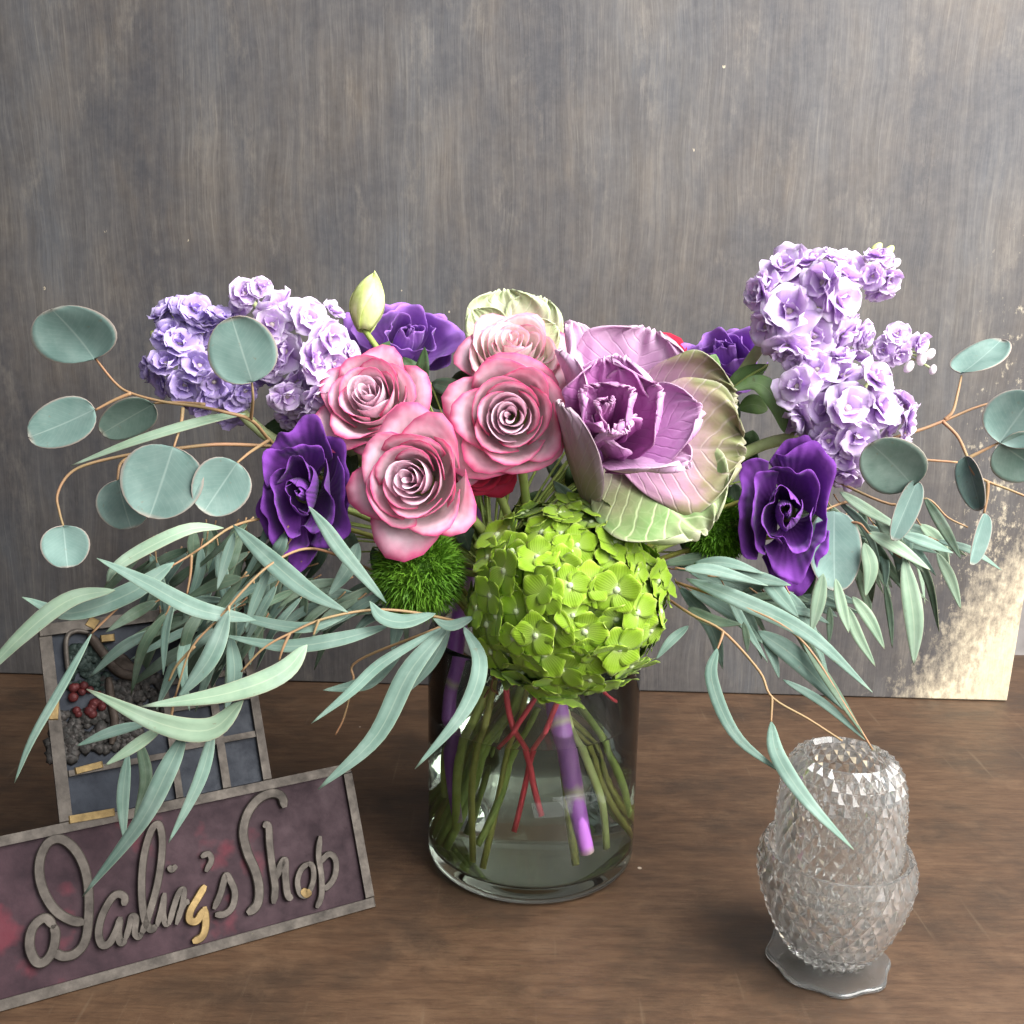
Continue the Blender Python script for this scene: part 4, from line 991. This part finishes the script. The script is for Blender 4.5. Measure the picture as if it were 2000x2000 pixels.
willow_branch('narrow leaved eucalyptus spray hanging below the dark oval eucalyptus leaf', (1560, 1040, .69), (-.05, .03),
    [[(1560, 1040, .69), (1665, 1020, .66), (1700, 1044, .655), (1760, 1090, .65)], [(1622, 935, .68), (1740, 985, .67), (1809, 974, .66), (1850, 1010, .66), (1890, 1030, .66)]],
    [([(1766, 1090, .65), (1784, 1205, .64), (1785, 1298, .64)], 42, WP, .2, .3, .3),
     ([(1665, 1165, .65), (1698, 1210, .645), (1728, 1268, .645)], 27, WP, .0, .3, .2),
     ([(1655, 1185, .65), (1675, 1240, .645), (1710, 1302, .645)], 24, WP, .0, .3, .2),
     ([(1632, 1130, .645), (1645, 1190, .64), (1658, 1236, .64)], 24, WP, .2, .3, .2),
     ([(1608, 1120, .645), (1597, 1180, .64), (1584, 1236, .64)], 30, WP, .2, .3, .2),
     ([(1728, 1140, .66), (1738, 1200, .66), (1743, 1265, .66)], 15, WD, .2, .2, .2),
     ([(1620, 1185, .66), (1621, 1220, .66), (1619, 1258, .66)], 15, WD, .2, .2, .2),
     ([(1695, 1040, .655), (1750, 1068, .65), (1817, 1113, .645)], 32, WP, .0, .5, .2),
     ([(1758, 1042, .66), (1810, 1060, .655), (1862, 1080, .655)], 27, WL, .0, .5, .2),
     ([(1805, 970, .66), (1846, 1036, .655), (1877, 1092, .655)], 24, WD, .0, .3, .2),
     ([(1830, 1080, .67), (1856, 1130, .67), (1877, 1190, .67)], 24, WP, .0, .3, .2),
     ([(1688, 1060, .65), (1700, 1110, .645), (1690, 1166, .645)], 34, WP, .3, .3, .4),
     ([(1490, 1122, .65), (1520, 1160, .645), (1560, 1206, .645)], 38, WL, .0, .3, .2),
     ([(1640, 960, .67), (1700, 1000, .665), (1775, 1040, .665)], 26, WP, .0, .5, .2)], 5,
    fill=(38, 1560, 1000, 1800, 1040, 45, (.5, .85), (90, 190), (14, 30), (.67, .73), [WL, WP, WD, WL]))

# broad green stock leaves beside the cabbage
org = P(1420, 770, .70); root = thing('leafy_stem', 'short stem of fresh green leaves between the cabbage and lilac stock', 'leafy stem', org)
for pts, wd in (([(1372, 762, .70), (1380, 728, .69), (1398, 692, .69)], 52), ([(1425, 765, .695), (1480, 748, .685), (1520, 790, .68), (1532, 845, .68)], 40),
                ([(1415, 770, .71), (1450, 740, .705), (1500, 712, .71)], 40), ([(1440, 800, .71), (1470, 790, .705), (1500, 800, .71)], 40)):
    p3 = [P(*p) for p in pts]; add_leaf(root, org, ribbon(p3, wd * PXM(.69), nv3(p3[1], .0, .3), twist=.3, fold=.2, peak=.55), M['green_leaf'], .0005)
V, Fc, uv = tube([P(1500, 712, .71)] + stem_path(org, (-.03, .02)), [.0008, .0018, .002], 20, 6); mk('stem', V, Fc, M['stem'], root, uv, origin=org)
org = P(900, 1010, .68); root = thing('foliage_stem', 'dark green leaves filling the gap between roses and hydrangea', 'leafy stem', org)
g = random.Random(5)
for k in range(120):
    x, y = g.uniform(560, 1480), g.uniform(730, 1080)
    if y < 800 and not 640 < x < 1330: y += 90
    an = g.uniform(0, 6.28); l = g.uniform(50, 95); d = g.uniform(.705, .75)
    p3 = [P(x, y, d), P(x + l / 2 * math.cos(an), y + l / 2 * math.sin(an), d - .008), P(x + l * math.cos(an), y + l * math.sin(an), d)]
    add_leaf(root, org, ribbon(p3, g.uniform(26, 44) * PXM(d), nv3(p3[1], g.uniform(-.4, .4), g.uniform(-.3, .5)), twist=.4, fold=.2, n=10), M[g.choice(['wil_dark', 'wil_dark', 'deep_leaf', 'deep_leaf'])], .0005)
    V, Fc, uv = tube([p3[0], (p3[0] + P(960, 1080, .72)) / 2, P(960, 1120, .72)], [.0006, .0009, .0012], 6, 5); mk('twig', V, Fc, M['stem'], root, uv, origin=org)
V, Fc, uv = tube(stem_path(P(960, 1110, .72), (-.04, .02)), [.002, .002], 16, 6); mk('stem', V, Fc, M['stem_olive'], root, uv, origin=org)

# ------------------------------------------------------------------ loose cut stems standing in the water
LOOSE = [
    ('red_twig', 'thin bare red twig slanting left inside the vase beside the hydrangea', 'red_stem', [(1075, 1300, .70), (1060, 1352, .695), (1010, 1425, .69), (974, 1481, .685)], .0019),
    ('red_twig', 'thin bare red twig leaning right to its cut end in the water', 'red_stem', [(985, 1330, .70), (993, 1401, .695), (1028, 1500, .69), (1057, 1592, .685)], .0022),
    ('red_twig', 'long bare red twig beside the purple cabbage stem in the water', 'red_stem', [(1110, 1330, .695), (1085, 1390, .69), (1040, 1500, .69), (1006, 1619, .69)], .0020),
    ('red_twig', 'short bare red twig lying across the inside of the right rim', 'red_stem', [(1150, 1335, .69), (1190, 1366, .69), (1222, 1380, .69)], .0012),
    ('cut_stem', 'olive cut stem standing upright in the left of the vase', 'stem_olive', [(965, 1330, .71), (953, 1395, .70), (925, 1519, .69), (912, 1690, .695)], .0027),
    ('cut_stem', 'yellow green cut stem slanting against the left vase wall', 'stem_bright', [(950, 1360, .71), (905, 1470, .70), (862, 1630, .70)], .0036),
    ('cut_stem', 'green cut stem bowed along the left vase wall', 'stem_bright', [(935, 1370, .715), (880, 1450, .71), (852, 1560, .712)], .0032),
    ('cut_stem', 'green cut stem slanting behind the crossing red twigs', 'stem', [(1050, 1420, .73), (1015, 1510, .72), (945, 1640, .715)], .0026),
    ('cut_stem', 'pale yellow cut stem right of the purple cabbage stem', 'stem_pale', [(1105, 1400, .70), (1128, 1475, .695), (1176, 1565, .695), (1212, 1668, .70)], .0031),
    ('cut_stem', 'dark green cut stem leaning on the right vase wall', 'stem', [(1115, 1370, .73), (1170, 1480, .73), (1212, 1590, .735)], .0034),
    ('cut_stem', 'olive cut stem end behind the purple cabbage stem', 'stem_olive', [(1085, 1450, .73), (1102, 1600, .72), (1112, 1690, .72)], .0028)]
for nm, lb, mt, pts, r in LOOSE:
    p3 = [P(*p) for p in pts]
    for p in p3:                       # keep every point inside the glass
        dx, dy = p[0] - VX, p[1] - VY; rr = math.hypot(dx, dy); mx = VR - .0065 - r
        if rr > mx: p[0], p[1] = VX + dx * mx / rr, VY + dy * mx / rr
        p[2] = max(p[2], .0135 + r)
    V, Fc, uv = tube(p3, [r, r * .95, r * .9], 18, 9); o = mk(nm, V, Fc, M[mt], None, uv, origin=p3[-1]); tag(o, lb, 'twig' if nm == 'red_twig' else 'flower stem', 'stems standing in the vase')
org = P(985, 1335, .70); tubes = []; g = random.Random(3)
for k in range(16):
    an = g.uniform(0, 6.28); c0 = org + R * g.uniform(-.012, .012) + U * g.uniform(-.010, .012)
    tubes.append(tube([c0 + R * .006 * math.cos(an) + U * .006 * math.sin(an), c0 + F * g.uniform(-.006, .006), c0 + R * .006 * math.cos(an + 2) + U * .008 * math.sin(an + 2)], [.0007, .0009, .0006], 7, 5))
o = mk('fibre_tuft', *join(tubes)[:2], M['twine'], None, origin=org); tag(o, 'tuft of brown fibres between the stems inside the vase', 'fibre tuft')


# ------------------------------------------------------------------ pressed glass candle lamp (cup and shade)
def faceted(prof_out, prof_in, N, rows, depth, dz=0.0, skip=0.0):
    """closed vessel wall: outer skin of raised diamonds between two ends, smooth inner skin"""
    po = np.array(prof_out); s = np.concatenate([[0], np.cumsum(np.linalg.norm(np.diff(po, axis=0), axis=1))]); s /= s[-1]
    V = []; Fc = []; nc = 2 * N
    for b_ in range(rows + 1):
        t_ = b_ / rows; r_ = np.interp(t_, s, po[:, 0]); z_ = np.interp(t_, s, po[:, 1])
        t2 = min(1, t_ + .02); t1 = max(0, t_ - .02); d_ = np.array([np.interp(t2, s, po[:, 0]) - np.interp(t1, s, po[:, 0]), np.interp(t2, s, po[:, 1]) - np.interp(t1, s, po[:, 1])]); d_ /= np.linalg.norm(d_)
        nr, nz = d_[1], -d_[0]
        for a_ in range(nc):
            k = depth if (a_ + b_) % 2 == 0 and 0 < b_ < rows else 0.0
            an = 2 * math.pi * a_ / nc; V.append(((r_ + nr * k) * math.cos(an), (r_ + nr * k) * math.sin(an), z_ + nz * k))
    for b_ in range(rows + 1):
        for a_ in range(nc):
            if (a_ + b_) % 2: continue
            c = b_ * nc + a_; l = b_ * nc + (a_ - 1) % nc; r_ = b_ * nc + (a_ + 1) % nc
            if b_ < rows: u_ = c + nc; Fc += [(c, r_, u_), (c, u_, l)]
            if b_ > 0: d_ = c - nc; Fc += [(c, l, d_), (c, d_, r_)]
    o = len(V); m = len(prof_in)
    for r_, z_ in prof_in:
        for a_ in range(nc): an = 2 * math.pi * a_ / nc; V.append((r_ * math.cos(an), r_ * math.sin(an), z_))
    for i in range(m - 1):
        for a_ in range(nc):
            a2 = (a_ + 1) % nc; Fc.append((o + i * nc + a_, o + (i + 1) * nc + a_, o + (i + 1) * nc + a2, o + i * nc + a2))
    top = rows * nc
    for a_ in range(nc):
        a2 = (a_ + 1) % nc; Fc.append((top + a_, top + a2, o + (m - 1) * nc + a2, o + (m - 1) * nc + a_)); Fc.append((a2, a_, o + a_, o + a2))
    return V, Fc


LC = G(1616, 1874); LX, LY = LC[0], LC[1]
cup = thing('glass_candle_cup', 'pressed glass candle cup with diamond pattern and scalloped foot', 'candle holder', (LX, LY, 0))
prof_o = [(.026, .0095), (.031, .0150), (.0385, .027), (.0455, .043), (.0500, .058), (.0503, .066), (.0490, .074), (.0478, .078)]
prof_i = [(e, .0125), (.020, .0140), (.029, .020), (.0350, .030), (.0418, .045), (.0458, .058), (.0462, .066), (.0454, .0735), (.0448, .0775)]
# bottom of the bowl is closed by starting the outer skin near the axis
V, Fc = faceted([(e, .0065), (.022, .0075)] + prof_o, prof_i, 27, 12, .0020)
V = [(x * .915, y * .915, z) for x, y, z in V]
mk('bowl', V, Fc, M['cut_glass'], cup, smooth=False)
V = []; Fc = []; seg = 96
prf = [(e, .0022), (.60, .0016), (.88, .0002), (.97, .0003), (1.0, .0010), (1.0, .0022), (.97, .0032), (.90, .0034), (.75, .0040), (.62, .0054), (.55, .0066), (e, .0070)]
for k in range(seg):
    an = 2 * math.pi * k / seg; rs = .0368 * (1 + .035 * math.cos(8 * an + .6))
    for r_, z_ in prf: V.append((r_ * rs * math.cos(an), r_ * rs * math.sin(an), z_ + 0.0002))
n = len(prf)
for k in range(seg):
    k2 = (k + 1) % seg
    for i in range(n - 1): Fc.append((k * n + i, k2 * n + i, k2 * n + i + 1, k * n + i + 1))
mk('foot', V, Fc, M['cut_glass'], cup)
sh = [(.0345, .0500), (.0400, .060), (.0425, .075), (.0430, .095), (.0420, .112), (.0405, .121), (.0370, .1305), (.0320, .1360), (.0285, .1380)]
si = [(.0325, .0500), (.0368, .060), (.0390, .075), (.0395, .095), (.0386, .111), (.0372, .1185), (.0338, .1270), (.0292, .1320), (.0262, .1350)]
V, Fc = faceted(sh, si, 27, 14, .0020)
V = [(x * .86, y * .86, z) for x, y, z in V]
o = mk('glass_candle_chimney', V, Fc, M['cut_glass'], smooth=False); o.location = (LX, LY, 0.0005)
tag(o, 'open topped pressed glass shade with diamond pattern sitting in the candle cup', 'candle shade')

# ------------------------------------------------------------------ cast metal plaque, leaning back
BL, BR = G(0, 1975), G(733, 1770)
pe = nrm(BR - BL); pb = np.cross([0, 0, 1.0], pe); lean = math.radians(30)
pu = math.cos(lean) * np.array([0, 0, 1.0]) + math.sin(lean) * pb; pn = np.cross(pe, pu)      # along, up the face, out of the face
if np.dot(pn, to_cam(BR)) < 0: pn = -pn
PO = BR
def S2(u, v):                          # photo pixel -> (x, y) on the plaque face
    p = on_plane(u, v, PO, pn); return np.array([np.dot(p - PO, pe), np.dot(p - PO, pu)])
def S3(x, y, h): return PO + pe * x + pu * y + pn * h
plq = thing('sign_plaque', 'cast metal plaque with raised script lettering and a house relief', 'plaque', PO)


def slab(name, poly, h0, h1, mat, parent=plq, inset=.0008):
    """extruded polygon on the plaque face with a chamfered top"""
    poly = np.array(poly); c = poly.mean(axis=0); n = len(poly)
    inn = poly + (c - poly) / (np.linalg.norm(c - poly, axis=1, keepdims=True) + 1e-9) * inset
    V = [S3(x, y, h0) for x, y in poly] + [S3(x, y, h1 - inset) for x, y in poly] + [S3(x, y, h1) for x, y in inn]
    Fc = [tuple(range(n))[::-1], tuple(range(2 * n, 3 * n))]
    for k in range(2):
        for i in range(n): Fc.append((k * n + i, k * n + (i + 1) % n, (k + 1) * n + (i + 1) % n, (k + 1) * n + i))
    off = PO if parent is plq else PO
    return mk(name, V, Fc, mat, parent, origin=off, smooth=False)


def bar(name, a_, b_, w_, h0, h1, mat, parent=plq):
    a_, b_ = np.array(a_), np.array(b_); d_ = (b_ - a_) / np.linalg.norm(b_ - a_); s_ = np.array([-d_[1], d_[0]]) * w_ / 2
    return slab(name, [a_ - s_, b_ - s_, b_ + s_, a_ + s_], h0, h1, mat, parent)


PW, PH, bw = .262, .0955, .0060
slab('plate', [(-PW, .0), (0, .0), (0, PH), (-PW, PH)], -.006, -.001, M['plum'])
bar('border', (-PW, bw / 2), (0, bw / 2), bw, -.0012, .0022, M['bronze']); bar('border', (-PW, PH - bw / 2), (0, PH - bw / 2), bw, -.0012, .0022, M['bronze'])
bar('border', (-bw / 2, bw), (-bw / 2, PH - bw), bw, -.0012, .00215, M['bronze']); bar('border', (-PW + bw / 2, bw), (-PW + bw / 2, PH - bw), bw, -.0012, .00215, M['bronze'])


def stroke(pts, w_, h1=.0030, n=None):
    c = np.array(catmull(pts, n or max(10, 6 * len(pts)))); tn = np.gradient(c, axis=0); tn /= (np.linalg.norm(tn, axis=1, keepdims=True) + 1e-9)
    s = np.stack([-tn[:, 1], tn[:, 0]], axis=1); V = []; Fc = []; k = len(c)
    for i in range(k):
        ww = w_ * (.55 + .45 * min(1, min(i, k - 1 - i) / 2.5))
        for f, h in ((-.5, -.0012), (-.5, h1 * .7), (-.40, h1), (.40, h1), (.5, h1 * .7), (.5, -.0012)):
            q_ = c[i] + s[i] * f * ww; V.append(S3(q_[0], q_[1], h))
    for i in range(k - 1):
        for j in range(5): Fc.append((i * 6 + j, i * 6 + j + 1, (i + 1) * 6 + j + 1, (i + 1) * 6 + j))
    Fc.append((0, 1, 2, 3, 4, 5)); Fc.append(tuple(range((k - 1) * 6 + 5, (k - 1) * 6 - 1, -1)))
    return V, Fc


def A1(x, y): return S2(x * 750 / 1932, 1400 + y * 750 / 1932)
LET = [('D', [[(275, 1060), (225, 1012), (165, 1060), (148, 1150), (178, 1228), (222, 1232), (262, 1180), (278, 1100), (268, 1045)], [(262, 1180), (320, 1205), (385, 1185), (432, 1110), (446, 940), (432, 790), (385, 680), (312, 618), (245, 632), (204, 705), (198, 800), (228, 900), (285, 980), (360, 1025), (425, 1035)]], 42),
       ('a', [[(622, 950), (624, 908), (592, 892), (556, 918), (512, 1000), (494, 1085), (510, 1145), (548, 1138), (588, 1065), (604, 1005)], [(604, 1005), (592, 1085), (606, 1135), (632, 1118)]], 36),
       ('r', [[(628, 1122), (648, 1055), (660, 1005), (682, 1015), (676, 1085), (694, 1108), (712, 1085)]], 30),
       ('l', [[(708, 1095), (742, 1010), (792, 830), (814, 650), (800, 548), (768, 556), (738, 630), (716, 740), (710, 880), (722, 1005), (752, 1068), (786, 1052)]], 36),
       ('i', [[(786, 1055), (812, 960), (826, 885)], [(826, 885), (818, 985), (832, 1042), (852, 1025)], [(846, 752), (862, 770), (886, 748)]], 30),
       ('n', [[(848, 1045), (872, 955), (898, 885), (922, 872), (914, 950), (884, 1045)], [(890, 1010), (925, 940), (950, 930)]], 30),
       ('g', [[(1030, 848), (996, 905), (956, 975), (952, 1022), (988, 1026), (1020, 968)], [(1026, 955), (1032, 1045), (1014, 1105), (966, 1132)]], 36),
       ('apostrophe', [[(1008, 706), (1044, 690), (1060, 722), (1032, 780)]], 30),
       ('s', [[(1072, 968), (1106, 890), (1132, 800), (1156, 826), (1178, 885), (1166, 955), (1128, 992), (1078, 996)]], 34),
       ('S', [[(1428, 458), (1412, 402), (1362, 386), (1294, 418), (1242, 488), (1220, 580), (1240, 680), (1282, 780), (1300, 870), (1288, 948), (1240, 990)]], 46),
       ('h', [[(1318, 546), (1346, 552), (1352, 640), (1366, 760), (1380, 860), (1372, 940)], [(1382, 820), (1410, 745), (1430, 724), (1432, 800), (1442, 890), (1464, 920)]], 38),
       ('o', [[(1548, 735), (1510, 770), (1492, 830), (1506, 890), (1540, 896), (1570, 830), (1570, 760), (1545, 732)]], 30),
       ('p', [[(1606, 600), (1598, 700), (1612, 800), (1612, 900), (1588, 962)], [(1596, 745), (1648, 692), (1684, 722), (1680, 800), (1640, 858), (1602, 848)]], 32)]
for nm, strokes, wd in LET:
    pc = []
    for k, s in enumerate(strokes):
        pc.append(stroke([A1(*p) for p in s], wd * 750 / 1932 * PXM(.60) * 1.18, .0030 - .0002 * k) + ([],))
    V = []; Fc = []
    for v_, f_, _ in pc: o_ = len(V); V += v_; Fc += [tuple(i + o_ for i in f) for f in f_]
    o = mk('letter', V, Fc, M['brass' if nm == 'g' else 'bronze'], plq, origin=PO, smooth=False)
    o['label'] = 'raised script letter ' + nm if nm != 'apostrophe' else 'raised apostrophe'
V, Fc = stroke([A1(1515, 868), A1(1535, 892), A1(1556, 874)], .0055, .0034); mk('brass_patch', V, Fc, M['brass'], plq, origin=PO, smooth=False)

# house relief above the lettering
def B2(x, y): return S2(x * 600 / 1932, 1150 + y * 600 / 1932)
hx0, hx1 = B2(400, 1300)[0] - .004, B2(1660, 1150)[0] + .004
hy1 = B2(260, 230)[1]
slab('house_panel', [(hx0, PH), (hx1, PH), (hx1, hy1), (hx0, hy1)], -.006, -.0014, M['navy'])
fw = .0075
bar('frame_bar', (hx0 + fw / 2, PH), (hx0 + fw / 2, hy1 - fw), fw, -.0016, .0024, M['bronze']); bar('frame_bar', (hx1 - fw / 2.6, PH), (hx1 - fw / 2.6, hy1 - fw), fw * .75, -.0016, .0024, M['bronze'])
bar('frame_bar', (hx0, hy1 - fw / 2), (hx1, hy1 - fw / 2), fw, -.0016, .0025, M['bronze'])
ya, yb_ = B2(1540, 925)[1], B2(1500, 520)[1]
xa = B2(1400, 1080)[0]; xb = B2(1100, 1100)[0]
bar('frame_bar', (xa, PH), (xa, yb_), fw * .7, -.0016, .0020, M['bronze']); bar('frame_bar', (xb, PH), (xb, yb_), fw * .6, -.0016, .0019, M['bronze'])
for yy in (ya, (ya + yb_) / 2 + .004, yb_): bar('frame_bar', (xb, yy), (hx1 - fw * .7, yy), fw * .55, -.0016, .0017, M['bronze'])
bar('frame_bar', (hx0 + fw, B2(560, 1140)[1]), (xb, B2(560, 1140)[1]), fw * .5, -.0016, .0018, M['bronze'])
for (x0, y0), (x1, y1), w_ in ((B2(470, 1150), B2(645, 1105), .0042), (B2(430, 1455), B2(720, 1405), .0048), (B2(345, 690), B2(335, 830), .0055), (B2(560, 250), B2(600, 190), .007), (B2(630, 320), B2(720, 310), .005)):
    bar('brass_patch', (x0, y0), (x1, y1), w_, .0010, .0031, M['brass'])
g = random.Random(21)
V, Fc = stroke([B2(430, 560), B2(415, 330), B2(470, 270), B2(560, 280)], .003, .003); mk('gable_line', V, Fc, M['bronze'], plq, origin=PO)
V, Fc = stroke([B2(560, 290), B2(640, 400), B2(740, 520), B2(860, 560)], .006, .0036); mk('tree_branch', V, Fc, M['bark_relief'], plq, origin=PO)
V, Fc = stroke([B2(720, 420), B2(800, 510), B2(870, 540)], .011, .0024); mk('roof_slope', V, Fc, M['bark_relief'], plq, origin=PO)
V, Fc = stroke([B2(700, 980), B2(720, 840), B2(700, 720), B2(680, 560)], .005, .003); mk('tree_trunk', V, Fc, M['bark_relief'], plq, origin=PO)


def lumps(name, n, x0, x1, y0, y1, r0, r1, mat):
    V = []; Fc = []
    for k in range(n):
        c2 = B2(g.uniform(x0, x1), g.uniform(y0, y1)); r_ = g.uniform(r0, r1); v_, f_ = blob(r_, .40, 7, 4); v_ = [tuple(q_ * g.uniform(.7, 1.25) for q_ in a) for a in v_]; o_ = len(V)
        V += [S3(c2[0] + a[0], c2[1] + a[1], -.0004 + a[2]) for a in v_]; Fc += [tuple(i + o_ for i in f) for f in f_]
    o = mk(name, V, Fc, mat, plq, origin=PO); o['kind'] = 'stuff'; return o


lumps('hedge_relief', 240, 320, 900, 780, 1010, .0012, .0042, M['dark_relief']); lumps('leaf_relief', 130, 430, 680, 360, 640, .0012, .0040, M['green_relief'])
lumps('bush_relief', 170, 640, 1050, 560, 800, .0012, .0042, M['dark_relief']); lumps('shrub_relief', 60, 310, 480, 960, 1080, .0012, .0042, M['dark_relief'])
for k in range(22):
    c2 = B2(g.uniform(450, 650), g.uniform(610, 790)); v_, f_ = blob(g.uniform(.0016, .0036), .6, 8, 5)
    mk('blossom', [S3(c2[0] + a[0], c2[1] + a[1], .0012 + a[2]) for a in v_], f_, M['red_relief'], plq, origin=PO)
# strut that holds the plaque up from behind
top = S3(-.12, .15, -.006); foot = np.array([top[0], top[1], 0]) + pb * .075; foot[2] = .002
V, Fc, uv = tube([top, (top + foot) / 2, foot], [.003, .003, .003], 6, 6); mk('easel_strut', V, Fc, M['bronze'], plq, uv, origin=PO)
